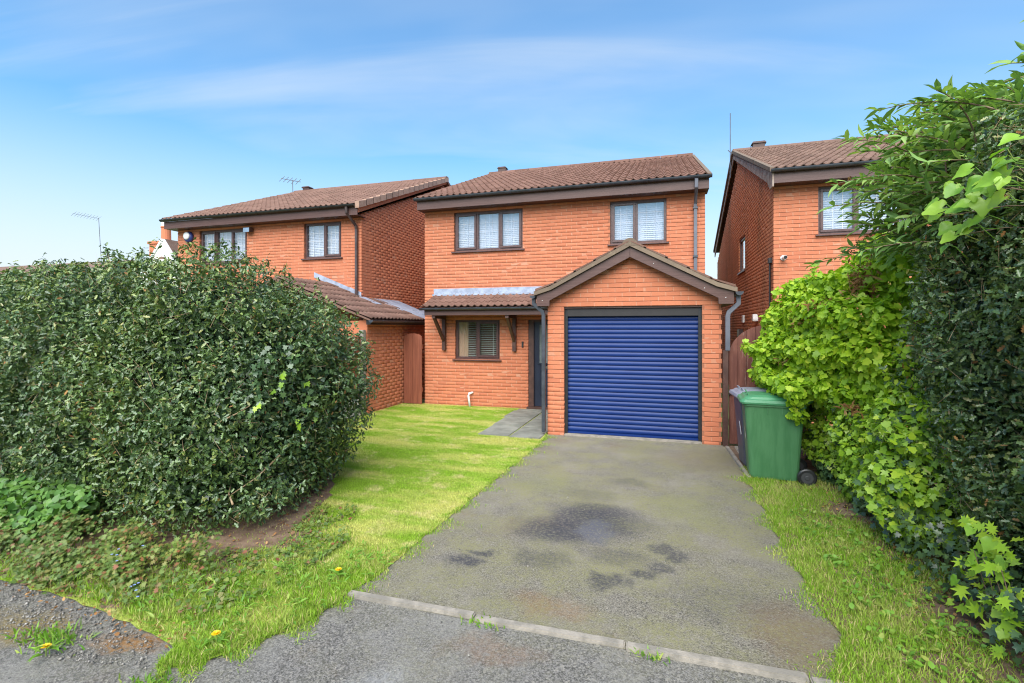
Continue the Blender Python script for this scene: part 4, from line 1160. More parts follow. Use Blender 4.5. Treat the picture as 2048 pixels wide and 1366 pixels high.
MB().box(-47.6, -45.2, 36, 37.2, 0, 9.9).box(-47.75, -45.05, 35.9, 37.3, 9.9, 10.15).build('stack', 'brick', fh2)
MB().lathe((-46.2, 36.6, 10.15), [(0.42, 0), (0.40, 1.3), (0.46, 1.35), (0.44, 1.5)], 14).build('chimney_pot', 'brick', fh2)
MB().lathe((-46.2, 36.6, 11.65), [(0.40, 0), (0.40, 0.35), (0.1, 0.4)], 14).build('cowl', 'white', fh2)
fr_ = thing('far_house', (-56, 30, 0), 'low distant tiled roof just showing over the left of the hedge', 'house')
MB().box(-66, -46.6, 31, 37, 0, 6.2).build('wall', 'brick', fr_)
MB().prism([(29.6, 6.0), (33.5, 8.0), (37.4, 6.0), (37.4, 5.85), (33.5, 7.8), (29.6, 5.85)], -67, -46.3, 'x').build('roof', 'tile_r', fr_)
ae = thing('tv_aerial', (-46.5, 31.0, 6.5), 'thin television aerial on a tall mast over the distant roof', 'aerial')
MB().tube([(-46.5, 31.0, 6.55), (-46.9, 31.0, 11.35)], 0.025, 6).build('mast', 'pipe_grey', ae)
arm = MB().tube([(-46.9, 31, 11.3), (-50.1, 31, 11.95)], 0.016, 6)
for k in range(9):
    f = 0.0 + k * 0.12
    p = (-46.9 - 3.2 * f, 31, 11.3 + 0.65 * f)
    arm.tube([(p[0] - 0.02, 30.8, p[2] - 0.22), (p[0] + 0.02, 31.2, p[2] + 0.22)], 0.012, 5)
arm.build('boom', 'pipe_grey', ae)
ae2 = thing('tv_aerial', (-25.6, 30, 0), 'small bare television aerial against the sky above the left house', 'aerial')
MB().tube([(-25.6, 30, 0), (-25.6, 30, 8), (-25.7, 30, 12.55)], [0.05, 0.03, 0.025], 6).build('mast', 'pipe_grey', ae2)
arm = MB().tube([(-26.7, 30, 12.75), (-25.0, 30, 12.35)], 0.025, 6)
for k in range(5):
    p = (-26.65 + k * 0.36, 30, 12.74 - 0.085 * k)
    arm.tube([(p[0] - 0.06, 29.8, p[2] - 0.25), (p[0] + 0.06, 30.2, p[2] + 0.22)], 0.02, 5)
arm.build('boom', 'pipe_grey', ae2)
# ------------------------------------------------------------------ gates, fence, bins
gl_ = thing('garden_gate', (-5.58, 10.5, 0), 'narrow red stained round topped gate beside the middle house', 'gate')
n = 4
for k in range(n):
    xa = -5.80 + k * 0.118; xb = xa + 0.114
    top = lambda x: 1.56 + 0.10 * math.sqrt(max(0, 1 - ((x + 5.565) / 0.245) ** 2))
    MB().prism([(xa, 0.02), (xb, 0.02), (xb, top(xb)), ((xa + xb) / 2, top((xa + xb) / 2)), (xa, top(xa))], 10.45, 10.475, 'y').build('board', 'gate_red', gl_, bevel=0.003)
MB().box(-5.80, -5.33, 10.476, 10.52, 0.3, 0.4).box(-5.80, -5.33, 10.476, 10.52, 1.3, 1.4).build('ledge', 'gate_red', gl_)
gr_ = thing('garden_gate', (1.55, 8.2, 0), 'weathered dark red arched gate behind the wheelie bins', 'gate')
for k in range(9):
    xa = 1.0 + k * 0.122; xb = xa + 0.119
    top = lambda x: 1.32 + 0.52 * math.sqrt(max(0, 1 - ((x - 1.55) / 0.57) ** 2))
    MB().prism([(xa, 0.03), (xb, 0.03), (xb, top(xb)), ((xa + xb) / 2, top((xa + xb) / 2)), (xa, top(xa))], 8.18, 8.205, 'y').build('board', 'gate_worn', gr_, bevel=0.003)
MB().box(1.0, 2.09, 8.206, 8.25, 0.3, 0.4).box(1.0, 2.09, 8.206, 8.25, 1.2, 1.3).build('ledge', 'gate_worn', gr_)
MB().box(0.97, 1.06, 8.16, 8.178, 0.78, 0.80).tube([(1.0, 8.165, 0.79), (1.0, 8.14, 0.79)], 0.012, 8).build('latch', 'black', gr_)
tag(MB().box(0.905, 0.98, 8.10, 8.20, 0.0, 1.455).build('gate_post', 'dark_timber', bevel=0.004), 'dark brown timber gate post against the garage corner', 'post')
fence = thing('boundary_fence', (-5.9, 8.5, 0), 'concrete post fence with white gravel board, ending at the neighbour garage', 'fence')
MB().box(-5.96, -5.85, 8.86, 8.97, 0, 1.75).build('post', 'concrete', fence, bevel=0.01)
MB().box(-5.93, -5.88, 6.9, 8.855, 0, 0.34).build('gravel_board', simple('pale_concrete', (0.62, 0.60, 0.56, 1), None, 6, 0.9), fence, bevel=0.006)
for k in range(9):
    MB().prism([(-5.935, 0.345 + k * 0.14), (-5.90, 0.345 + k * 0.14), (-5.905, 0.345 + k * 0.14 + 0.155), (-5.915, 0.345 + k * 0.14 + 0.155)], 6.9, 8.855, 'y').build('board', 'gate_red', fence)

def rrect(cx, cy, w, d, r, n=4):
    pts = []
    for qx, qy, a0 in ((1, 1, 0), (-1, 1, PI / 2), (-1, -1, PI), (1, -1, 1.5 * PI)):
        for k in range(n + 1):
            a = a0 + (PI / 2) * k / n
            pts.append((cx + qx * (w / 2 - r) + r * math.cos(a), cy + qy * (d / 2 - r) + r * math.sin(a)))
    return pts
def loft(mb, rings):
    o = len(mb.v); n = len(rings[0])
    for rg in rings: mb.v += [tuple(p) for p in rg]
    for i in range(len(rings) - 1):
        for k in range(n):
            k2 = (k + 1) % n
            mb.f.append((o + i * n + k, o + i * n + k2, o + (i + 1) * n + k2, o + (i + 1) * n + k))
    mb.f.append(tuple(range(o, o + n))[::-1]); mb.f.append(tuple(range(o + (len(rings) - 1) * n, o + len(rings) * n)))
    return mb
def wheelie_bin(loc, rz, body, lid, label, sticker):
    b = thing('wheelie_bin', loc, label, 'bin', 'wheelie bins beside the drive')
    L = Vector(loc)
    def ring(x0, x1, y0, y1, z, r): return [(L.x + p[0], L.y + p[1], L.z + z) for p in rrect((x0 + x1) / 2, (y0 + y1) / 2, x1 - x0, y1 - y0, r)]
    # long axis along x: front (-x) towards the drive, wheels at the back (+x)
    bd = loft(MB(), [ring(-0.20, 0.30, -0.20, 0.20, 0.03, 0.05), ring(-0.215, 0.31, -0.205, 0.205, 0.06, 0.06), ring(-0.245, 0.335, -0.245, 0.245, 0.55, 0.06), ring(-0.27, 0.36, -0.27, 0.27, 0.875, 0.06),
                     ring(-0.285, 0.375, -0.285, 0.285, 0.88, 0.06), ring(-0.285, 0.375, -0.285, 0.285, 0.93, 0.06)]).build('body', body, b)
    ld = loft(MB(), [ring(-0.315, 0.36, -0.30, 0.30, 0.905, 0.07), ring(-0.325, 0.365, -0.305, 0.305, 0.925, 0.075), ring(-0.315, 0.36, -0.297, 0.297, 0.955, 0.075), ring(-0.285, 0.34, -0.272, 0.272, 0.962, 0.07),
                     ring(-0.262, 0.33, -0.252, 0.252, 0.985, 0.08), ring(-0.19, 0.28, -0.19, 0.19, 1.003, 0.09)]).build('lid', lid, b)
    for sx in (-0.12, 0.12):
        p = lambda x, y, z: (L.x + x, L.y + y, L.z + z)
        MB().tube([p(-0.21, sx - 0.05, 0.985), p(-0.23, sx - 0.05, 1.02), p(-0.23, sx + 0.05, 1.02), p(-0.21, sx + 0.05, 0.985)], 0.008, 6).build('lid_grip', lid, ld)
    MB().tube([p(0.35, -0.24, 0.92), p(0.43, -0.24, 0.965), p(0.43, 0.24, 0.965), p(0.35, 0.24, 0.92)], 0.014, 8).build('handle', body, b)
    MB().tube([p(0.37, -0.29, 0.10), p(0.37, 0.29, 0.10)], 0.012, 8).build('axle', 'steel', b)
    for s in (-1, 1):
        cy = s * 0.265
        t_ = MB().lathe((L.x + 0.37, L.y + cy - 0.025, L.z + 0.10), [(0.062, 0.0), (0.085, 0.0), (0.098, 0.008), (0.10, 0.025), (0.098, 0.042), (0.085, 0.05), (0.062, 0.05)], 24, 'y')
        wh = t_.build('wheel', 'black', b)
        hub = MB().lathe((L.x + 0.37, L.y + cy - 0.03, L.z + 0.10), [(0.022, -0.004), (0.026, 0.0), (0.026, 0.06)], 12, 'y')
        hub.lathe((L.x + 0.37, L.y + cy - 0.026, L.z + 0.10), [(0.055, 0.0), (0.062, 0.0), (0.062, 0.052)], 20, 'y')
        hub.build('hub', simple('hub_grey', (0.05, 0.05, 0.052, 1), None, 5, 0.5), wh)
    for k in range(4):
        x_ = -0.18 + k * 0.15
        MB().prism([(L.x + x_, L.z + 0.80), (L.x + x_ + 0.008, L.z + 0.80), (L.x + x_ + 0.008, L.z + 0.878), (L.x + x_, L.z + 0.878)], L.y - 0.275, L.y - 0.262, 'y').build('rib', body, b)
    if sticker:
        MB().add([p(*q) for q in sticker], [tuple(range(len(sticker)))]).build('sticker', 'white', b)
    b.rotation_euler = (0, 0, rz)
    return b
wheelie_bin((1.225, 7.08, 0.0), math.radians(3), 'bin_grey', 'bin_grey_lid', 'dark grey wheelie bin with pale lid, behind the green one', [(-0.2635, -0.10, 0.60), (-0.2625, -0.15, 0.60), (-0.2475, -0.18, 0.45), (-0.246, -0.13, 0.42)])
wheelie_bin((1.235, 6.62, 0.0), math.radians(-4), 'bin_green', 'bin_green_lid', 'green wheelie bin standing on the grass beside the driveway', [(-0.2615, -0.13, 0.62), (-0.2535, -0.10, 0.52), (-0.2535, -0.14, 0.50), (-0.2475, -0.17, 0.46), (-0.2615, -0.17, 0.60)])
#@@PLANTS
# ------------------------------------------------------------------ plants
def norm(a): return a / (np.linalg.norm(a, axis=1, keepdims=True) + 1e-9)
def leaf_fan(side, mids, curl=0.0):
    """a leaf from half outlines: side = [(x, y, z)] on +y, mirrored; mids = (base, middle, tip)"""
    v = [mids[0], mids[1], mids[2]] + list(side) + [(x, -y, z) for x, y, z in side]
    n = len(side); t = []
    for o, flip in ((3, False), (3 + n, True)):
        seq = [0] + [o + i for i in range(n)] + [2]
        for a, b in zip(seq[:-1], seq[1:]):
            t.append((1, b, a) if not flip else (1, a, b))
    return np.array(v, float), np.array(t)
SIMPLE = leaf_fan([(0.45, 0.26, 0.05)], ((0, 0, 0), (0.5, 0, -0.03), (1.0, 0, -0.05)))
HOLLY = leaf_fan([(0.17, 0.20, 0.10), (0.33, 0.12, 0.0), (0.50, 0.27, 0.11), (0.66, 0.13, 0.0), (0.82, 0.20, 0.09)], ((0, 0, 0), (0.5, 0, -0.05), (1.02, 0, -0.07)))
LANCE = leaf_fan([(0.15, 0.07, 0.02), (0.40, 0.125, 0.035), (0.70, 0.08, 0.01)], ((0, 0, 0), (0.45, 0, 0.0), (1, 0, -0.16)))
OVAL = leaf_fan([(0.10, 0.20, 0.03), (0.35, 0.36, 0.06), (0.65, 0.30, 0.04), (0.88, 0.13, 0.0)], ((0, 0, 0), (0.45, 0, 0.0), (1, 0, -0.08)))
IVY = leaf_fan([(-0.12, 0.22, 0.0), (0.08, 0.50, 0.05), (0.28, 0.27, 0.02), (0.58, 0.44, 0.03), (0.62, 0.17, 0.0)], ((0, 0, 0), (0.32, 0, 0.0), (1, 0, -0.1)))
LOBED = leaf_fan([(-0.06, 0.24, 0.02), (0.12, 0.46, 0.05), (0.34, 0.36, 0.03), (0.58, 0.46, 0.03), (0.76, 0.22, 0.0), (0.92, 0.18, -0.04)], ((0, 0, 0), (0.40, 0, 0.0), (1, 0, -0.08)))
PALM = leaf_fan([(-0.05, 0.16, 0.0), (-0.02, 0.46, 0.03), (0.17, 0.24, 0.0), (0.38, 0.58, 0.04), (0.42, 0.20, 0.0), (0.78, 0.42, 0.02), (0.62, 0.12, 0.0)], ((0, 0, 0), (0.3, 0, 0.0), (0.98, 0, -0.05)))
def leaf_mesh(tmpl, pos, t, n, size):
    tv, tt = tmpl
    n = norm(n); t = norm(t - (t * n).sum(1, keepdims=True) * n); b = np.cross(n, t)
    s = size[:, None, None]
    loc = tv[None, :, :] * s
    V = pos[:, None, :] + loc[:, :, 0:1] * t[:, None, :] + loc[:, :, 1:2] * b[:, None, :] + loc[:, :, 2:3] * n[:, None, :]
    T = tt[None, :, :] + (np.arange(len(pos)) * len(tv))[:, None, None]
    return V.reshape(-1, 3), T.reshape(-1, 3)
def join(parts):
    V = []; T = []; o = 0
    for v, t in parts:
        V.append(v); T.append(t + o); o += len(v)
    return np.concatenate(V), np.concatenate(T)
CAMP = np.array([0, 0, 1.8])
def shell_points(sdf, lo, hi, n, band, seed, back_keep=0.3, inner=None):
    """n points in the band just under the surface, with outward normals; fewer on the side turned away"""
    r = np.random.default_rng(seed)
    P = []; N = []; got = 0
    lo, hi = np.array(lo, float), np.array(hi, float)
    for _ in range(400):
        p = r.uniform(lo, hi, size=(60000, 3))
        d = sdf(p)
        k = (d > -band) & (d < 0.0)
        k &= r.random(len(p)) < np.exp(np.minimum(0, d) / band * 1.2)
        p = p[k]
        if len(p) == 0: continue
        e = 0.02
        g = np.stack([sdf(p + np.eye(3)[i] * e) - sdf(p - np.eye(3)[i] * e) for i in range(3)], 1)
        g = norm(g)
        face = (g * norm(CAMP - p)).sum(1)
        k2 = (face > -0.25) | (r.random(len(p)) < back_keep)
        P.append(p[k2]); N.append(g[k2]); got += k2.sum()
        if got >= n: break
    return np.concatenate(P)[:n], np.concatenate(N)[:n]
def foliage(name, tmpl, P, N, size, mat, parent, seed, rnd=0.7, up=0.3, down=0.4):
    r = np.random.default_rng(seed)
    n = norm(N + r.normal(size=P.shape) * rnd + np.array([0, 0, up]))
    t = norm(r.normal(size=P.shape) + np.array([0, 0, -down]) + 0.5 * N)
    sz = r.uniform(size[0], size[1], len(P))
    V, T = leaf_mesh(tmpl, P, t, n, sz)
    return tag(np_mesh(name, V, T, mat, parent, W[parent] if parent else (0, 0, 0)), kind='stuff')
def twig(name, pts, r0, r1, mat, parent, seg=6):
    n = len(pts)
    return MB().tube(pts, [r0 + (r1 - r0) * i / (n - 1) for i in range(n)], seg).build(name, mat, parent, smooth=True)

# --- the big holly hedge on the left
lump1 = lumpy(11, (2.2, 3.1, 5.0, 7.5, 11, 15, 21), 0.09)
def hedge_left(p):
    x, y, z = p[:, 0], p[:, 1], p[:, 2]
    zc, az = 1.17, 1.22 + 0.05 * np.sin(x * 1.3 + 1.0) - 0.03 * (x < -5)
    tap = np.where(z < zc, 0.80 + 0.20 * np.clip(z / 0.95, 0, 1) ** 0.8, 1.0)
    ay = 1.22 * (0.55 * tap + 0.45); yc = 4.22
    ax = 1.06 * tap; xc = -4.24
    qx = np.maximum(0, x - xc) / ax
    q = (qx ** 2.2 + (np.abs(y - yc) / ay) ** 2.6 + (np.maximum(0, z - zc) / az) ** 2.5) ** (1 / 2.5)
    return (q - 1) * 1.1 + lump1(p) + 0.035 * np.sin(z * 15 + 1.5 * np.sin(x * 3) + x * 2)
hl = thing('holly_hedge', (-4.5, 4.3, 0), 'large rounded dark green holly hedge at the left of the lawn', 'hedge')
P, N = shell_points(hedge_left, (-8.6, 2.9, 0.05), (-2.6, 5.7, 2.65), 72000, 0.34, 21, 0.5)
foliage('leaves', HOLLY, P, N, (0.033, 0.056), 'holly', hl, 22, 0.75, 0.35, 0.3)
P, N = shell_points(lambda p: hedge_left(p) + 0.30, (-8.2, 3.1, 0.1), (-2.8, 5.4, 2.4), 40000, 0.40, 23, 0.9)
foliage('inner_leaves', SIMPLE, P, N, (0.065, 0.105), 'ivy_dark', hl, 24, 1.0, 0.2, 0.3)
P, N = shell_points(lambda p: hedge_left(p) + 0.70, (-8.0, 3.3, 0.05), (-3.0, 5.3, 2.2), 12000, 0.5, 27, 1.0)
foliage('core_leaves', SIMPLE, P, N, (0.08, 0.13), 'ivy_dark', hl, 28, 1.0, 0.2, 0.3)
# light top shoots poking out
r = np.random.default_rng(5)
sp = []; sn = []
for k in range(150):
    x = r.uniform(-8, -3.1); y = r.uniform(3.6, 5.0)
    zz = np.linspace(2.7, 1.2, 60); pts = np.stack([np.full(60, x), np.full(60, y), zz], 1)
    d = hedge_left(pts); i = np.argmax(d < 0)
    if d[i] >= 0: continue
    z0 = zz[i]; L_ = r.uniform(0.04, 0.13); lean = r.normal(size=2) * 0.25
    for q in range(7):
        f = q / 6
        sp.append((x + lean[0] * L_ * f, y + lean[1] * L_ * f, z0 - 0.03 + L_ * f + 0.02)); a = r.uniform(0, 6.28); sn.append((math.cos(a), math.sin(a), 0.6))
foliage('shoots', HOLLY, np.array(sp), np.array(sn), (0.035, 0.055), 'holly', hl, 25, 0.4, 0.4, -0.4)
P, N = shell_points(lambda p: hedge_left(p) - 0.015, (-8.4, 3.0, 1.55), (-2.9, 5.5, 2.7), 5200, 0.07, 29, 0.5)
k_ = np.random.default_rng(30).random(len(P)) < np.clip((P[:, 2] - 1.6) * 1.2, 0.05, 1)
foliage('young_leaves', HOLLY, P[k_], N[k_], (0.032, 0.052), 'holly_new', hl, 35, 0.7, 0.5, -0.2)
for k in range(14):
    x = -3.75 - 0.33 * k + r.uniform(-.1, .1); y = 4.3 + r.uniform(-0.35, 0.35)
    twig('stem', [(x, y, 0.0), (x + r.uniform(-.1, .1), y + r.uniform(-.1, .1), 0.5), (x + r.uniform(-.3, .3), y + r.uniform(-.3, .3), 1.2), (x + r.uniform(-.4, .4), y + r.uniform(-.4, .4), 2.0)], 0.035, 0.008, 'bark', hl)
for a, b in (((-3.05, 3.32, 0.30), (-3.3, 3.55, 0.42)), ((-3.0, 3.35, 0.22), (-3.25, 3.6, 0.05)), ((-2.95, 3.75, 0.62), (-3.15, 3.4, 0.35)), ((-3.2, 3.28, 0.98), (-3.0, 3.45, 1.12))):
    a = (a[0] - 0.42, a[1] + 0.02, a[2]); b = (b[0] - 0.42, b[1] + 0.02, b[2])
    m_ = [(a[i] + b[i]) / 2 + random.uniform(-.04, .04) for i in range(3)]
    twig('cut_branch', [a, m_, b], 0.009, 0.004, 'straw', hl)
rt = np.random.default_rng(36)
def twig_cloud(sdf, lo, hi, n, seed, parent):
    P, N = shell_points(lambda p: sdf(p) + 0.02, lo, hi, n, 0.10, seed, 0.3)
    D = norm(N * 0.5 + rt.normal(size=P.shape) * 0.6 + np.array([0, 0, 0.35]))
    Lh = rt.uniform(0.05, 0.15, (len(P), 1))
    a = P - D * 0.06; b = P + D * Lh
    w = norm(np.cross(D, rt.normal(size=P.shape))) * 0.0022; u = np.cross(D, w)
    V = np.stack([a + w, a - w * .5 + u * .87, a - w * .5 - u * .87, b], 1).reshape(-1, 3)
    T = (np.array([[0, 1, 3], [1, 2, 3], [2, 0, 3]])[None] + (np.arange(len(P)) * 4)[:, None, None]).reshape(-1, 3)
    tag(np_mesh('twigs', V, T, 'straw', parent, W[parent]), kind='stuff')
    Pd, Nd = shell_points(sdf, lo, hi, n // 2, 0.12, seed + 1, 0.3)
    foliage('dead_leaves', HOLLY, Pd, Nd, (0.03, 0.05), 'deadleaf', parent, seed + 2, 0.9, 0.1, 0.3)
twig_cloud(hedge_left, (-8.2, 2.9, 0.1), (-2.9, 5.4, 2.6), 900, 37, hl)
# a patch of ivy in the face of the hedge
def patch_on(sdf, cx, cz, rx, rz, n, seed, ymin, ymax):
    rr = np.random.default_rng(seed); out = []; nn = []
    while len(out) < n:
        a, q = rr.uniform(0, 6.28), math.sqrt(rr.random())
        x, z = cx + rx * q * math.cos(a), cz + rz * q * math.sin(a)
        ys = np.linspace(ymin, ymax, 80); pts = np.stack([np.full(80, x), ys, np.full(80, z)], 1); d = sdf(pts)
        i = np.argmax(d < 0.0)
        if d[i] >= 0: continue
        p = pts[i:i + 1] - np.array([[0, rr.uniform(0.0, 0.05), 0]])
        out.append(p[0]); nn.append((0.1, -1, 0.2))
    return np.array(out), np.array(nn, float)
P, N = patch_on(hedge_left, -3.30, 1.32, 0.13, 0.45, 110, 31, 3.0, 5.0)
foliage('ivy', IVY, P, N, (0.04, 0.065), 'ivy_dark', hl, 32, 0.35, 0.1, 1.2)
P, N = patch_on(hedge_left, -3.28, 1.15, 0.06, 0.30, 12, 33, 3.0, 5.0)
foliage('pale_ivy', IVY, P - np.array([0, .03, 0]), N, (0.045, 0.075), 'ivy', hl, 34, 0.35, 0.1, 1.2)

# --- the tall holly hedge on the right
lump2 = lumpy(13, (2.0, 3.3, 5.2, 8, 12, 16), 0.07)
def hedge_right(p):
    x, y, z = p[:, 0], p[:, 1], p[:, 2]
    zc, az = 1.50, 1.72 + 0.10 * np.clip((3.6 - y) / 2, -0.5, 1)
    tap = np.where(z < 1.0, 0.80 + 0.20 * np.clip(z / 1.0, 0, 1), 1.0)
    ax = 0.88 * tap; xc = 2.72
    yc, ay = 4.05, 1.10
    qy = np.maximum(0, y - yc) / ay
    q = (qy ** 2.8 + (np.abs(x - xc) / ax) ** 3.0 + (np.abs(z - zc) / az) ** 3.4) ** (1 / 3.0)
    return (q - 1) * 0.9 + lump2(p)
hr = thing('holly_hedge', (2.7, 3.8, 0), 'tall dark holly hedge at the right edge, taller than the bins', 'hedge')
P, N = shell_points(hedge_right, (1.6, 1.6, 0.02), (3.8, 5.35, 3.45), 60000, 0.30, 41, 0.35)
foliage('leaves', HOLLY, P, N, (0.033, 0.055), 'holly', hr, 42, 0.75, 0.35, 0.35)
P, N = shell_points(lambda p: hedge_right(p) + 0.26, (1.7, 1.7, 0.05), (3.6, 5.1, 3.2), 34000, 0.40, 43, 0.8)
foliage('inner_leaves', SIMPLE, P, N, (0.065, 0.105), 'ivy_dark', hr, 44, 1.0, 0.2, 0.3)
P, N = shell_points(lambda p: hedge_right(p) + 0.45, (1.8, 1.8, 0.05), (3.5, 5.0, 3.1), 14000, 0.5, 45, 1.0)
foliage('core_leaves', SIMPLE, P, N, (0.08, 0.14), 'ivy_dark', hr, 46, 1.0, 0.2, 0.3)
for k in range(9):
    y = 1.9 + 0.36 * k; x = 2.7 + random.uniform(-.2, .2)
    twig('stem', [(x, y, 0), (x + random.uniform(-.1, .1), y, 1.0), (x + random.uniform(-.3, .3), y + random.uniform(-.2, .2), 2.6)], 0.04, 0.01, 'bark', hr)

twig_cloud(hedge_right, (1.6, 2.2, 0.1), (3.0, 5.3, 3.4), 700, 47, hr)
# --- lime green shrub above the bins
lump3 = lumpy(17, (2.6, 4.0, 6.5, 9, 13), 0.10)
def ell(p, c, a, pw=2.2):
    q = sum((np.abs(p[:, i] - c[i]) / a[i]) ** pw for i in range(3)) ** (1 / pw)
    return (q - 1) * min(a)
def shrub(p):
    d = ell(p, (2.20, 6.75, 1.66), (0.78, 1.25, 0.76))
    d = np.minimum(d, ell(p, (1.83, 7.25, 1.60), (0.52, 0.62, 0.60)))
    d = np.minimum(d, ell(p, (2.25, 6.05, 1.78), (0.55, 0.75, 0.72)))
    d = np.minimum(d, ell(p, (1.72, 6.55, 1.25), (0.30, 0.45, 0.34)))
    return d + lump3(p)
ls = thing('currant_shrub', (2.2, 6.8, 0), 'bright lime green leafy shrub hanging over the wheelie bins', 'shrub')
P, N = shell_points(shrub, (1.0, 5.2, 0.75), (3.0, 8.15, 2.9), 21000, 0.28, 51, 0.25)
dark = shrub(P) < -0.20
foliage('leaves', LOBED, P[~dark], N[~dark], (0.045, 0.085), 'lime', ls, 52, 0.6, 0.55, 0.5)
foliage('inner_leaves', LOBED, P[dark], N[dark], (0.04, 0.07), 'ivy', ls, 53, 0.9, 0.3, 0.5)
# upright shoots on top
r = np.random.default_rng(54)
for (x, y, z0, hgt) in ((1.85, 6.9, 2.15, 0.42), (2.25, 6.5, 2.35, 0.40), (2.32, 6.45, 2.35, 0.34), (2.0, 6.6, 2.3, 0.30), (1.62, 7.2, 2.0, 0.25), (2.5, 6.1, 2.5, 0.30)):
    tip = (x + r.uniform(-.08, .08), y + r.uniform(-.08, .08), z0 + hgt)
    twig('shoot', [(x, y, z0 - 0.2), (x + .02, y, z0 + hgt * .5), tip], 0.006, 0.003, 'weed', ls)
    m_ = 22
    f = r.uniform(0.25, 1.05, m_)
    P = np.stack([x + (tip[0] - x) * f + r.normal(size=m_) * .03, y + (tip[1] - y) * f + r.normal(size=m_) * .03, z0 + hgt * f], 1)
    N_ = np.stack([r.normal(size=m_), r.normal(size=m_), np.full(m_, 0.8)], 1)
    foliage('shoot_leaves', LOBED, P, norm(N_), (0.035, 0.075), 'lime', ls, int(x * 1000), 0.4, 0.3, -0.2)
# dead brown sprays caught in the shrub
for i, (c, a, n_) in enumerate((((1.93, 5.72, 2.22), (0.13, 0.12, 0.17), 220), ((1.62, 6.35, 1.95), (0.12, 0.1, 0.10), 110), ((1.60, 6.5, 1.84), (0.10, 0.1, 0.05), 60), ((1.70, 6.0, 2.05), (0.20, 0.1, 0.03), 90), ((1.46, 6.75, 1.40), (0.10, 0.1, 0.03), 40), ((1.78, 5.55, 1.02), (0.06, 0.06, 0.06), 30))):
    P = np.array(c) + r.normal(size=(n_, 3)) * np.array(a) * 0.6
    foliage('dead_spray', LANCE, P, r.normal(size=(n_, 3)), (0.05, 0.10), 'deadleaf', ls, 60 + i, 0.5, 0.0, 0.6)
for k in range(7):
    x, y = 2.3 + random.uniform(-.25, .25), 6.0 + 0.3 * k
    twig('stem', [(x, y, 0), (x - .05, y, 0.7), (x - random.uniform(.1, .5), y + random.uniform(-.2, .2), 1.7)], 0.025, 0.008, 'bark', ls)

# --- ivy bank under the shrub
lump4 = lumpy(19, (2.6, 4.4, 7, 10, 14), 0.075)
def bank(p):
    d = ell(p, (2.35, 5.75, 0.50), (0.62, 1.05, 0.85), 2.6)
    d = np.minimum(d, ell(p, (2.30, 5.1, 0.75), (0.56, 0.7, 0.75), 2.4))
    d = np.minimum(d, ell(p, (2.42, 6.95, 0.60), (0.60, 0.90, 0.85), 2.4))
    return d + lump4(p)
iv = thing('ivy_bank', (2.3, 5.6, 0), 'bank of green and yellowish ivy between the bins and the right hedge', 'ivy')
P, N = shell_points(bank, (1.5, 4.2, 0.0), (3.1, 8.0, 1.6), 16500, 0.20, 71, 0.2)
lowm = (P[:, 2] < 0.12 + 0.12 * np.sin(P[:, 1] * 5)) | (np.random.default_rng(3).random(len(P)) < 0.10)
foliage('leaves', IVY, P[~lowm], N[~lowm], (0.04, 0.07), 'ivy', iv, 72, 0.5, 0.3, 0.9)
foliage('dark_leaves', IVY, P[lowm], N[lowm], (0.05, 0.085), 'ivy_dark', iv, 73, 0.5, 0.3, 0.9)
P = np.stack([np.random.default_rng(74).uniform(1.72, 2.05, 900), np.random.default_rng(75).uniform(2.6, 5.2, 900), np.random.default_rng(76).uniform(0.0, 0.45, 900) ** 1.0], 1)
foliage('trailing_ivy', IVY, P, np.tile([[-1.0, -0.3, 0.4]], (900, 1)), (0.03, 0.06), 'ivy_dark', iv, 77, 0.5, 0.3, 0.9)

P, N = shell_points(bank, (1.5, 4.4, 0.25), (3.1, 7.4, 1.6), 3400, 0.06, 78, 0.2)
foliage('lime_leaves', LOBED, P, N, (0.04, 0.075), 'lime', iv, 79, 0.55, 0.4, 0.5)
P, N = shell_points(hedge_right, (1.6, 4.3, 0.4), (2.6, 5.3, 2.2), 900, 0.05, 69, 0.1)
k_ = np.random.default_rng(68).random(len(P)) < np.clip((P[:, 1] - 4.45) * 1.6, 0, 1)
foliage('mixed_leaves', LOBED, P[k_], N[k_], (0.035, 0.065), 'lime', iv, 67, 0.6, 0.4, 0.5)
# --- buddleia arching over the hedge
bd = thing('buddleia', (2.9, 5.0, 0), 'arching buddleia with long pointed leaves above the right hedge', 'shrub')
r = np.random.default_rng(81)
LP, LT, LN = [], [], []
seedP = []
base = np.array([2.70, 5.1, 2.0])
for k in range(400):
    s0 = base + np.array([r.uniform(-0.55, 1.05), r.uniform(-1.2, 0.5), 0.0]); s0[2] += r.uniform(0.35, 1.3) + 0.40 * (s0[0] - 2.45)
    ang = r.uniform(-1, 1)
    d = np.array([-0.45 + 0.5 * r.normal(), 0.35 * r.normal() - 0.05, 0.95 + 0.35 * r.normal()]); d /= np.linalg.norm(d)
    L_ = r.uniform(0.35, 0.95)
    pts = []
    for q in range(9):
        f = q / 8
        pts.append(s0 + d * L_ * f + np.array([-0.22, 0, -0.40]) * L_ * f * f)
    twig('branch', [tuple(p) for p in pts], 0.008, 0.003, 'bark', bd, 5)
    for q in np.linspace(0.12, 1.0, 15):
        i = min(7, int(q * 8)); p = pts[i] + (pts[i + 1] - pts[i]) * (q * 8 - i); dd = pts[i + 1] - pts[i]; dd = dd / np.linalg.norm(dd)
        a = r.uniform(0, PI)
        side = np.cross(dd, [0, 0, 1.0]); side /= np.linalg.norm(side) + 1e-9; upv = np.cross(side, dd)
        for s in (-1, 1):
            o_ = (side * math.cos(a) + upv * math.sin(a)) * s
            LP.append(p); LT.append(dd * 0.75 + o_ + np.array([0, 0, -0.15])); LN.append(upv * 0.8 + np.cross(dd, o_) * 0.3 + r.normal(size=3) * 0.3)
    if k % 5 == 0: seedP.append((pts[-1], dd))
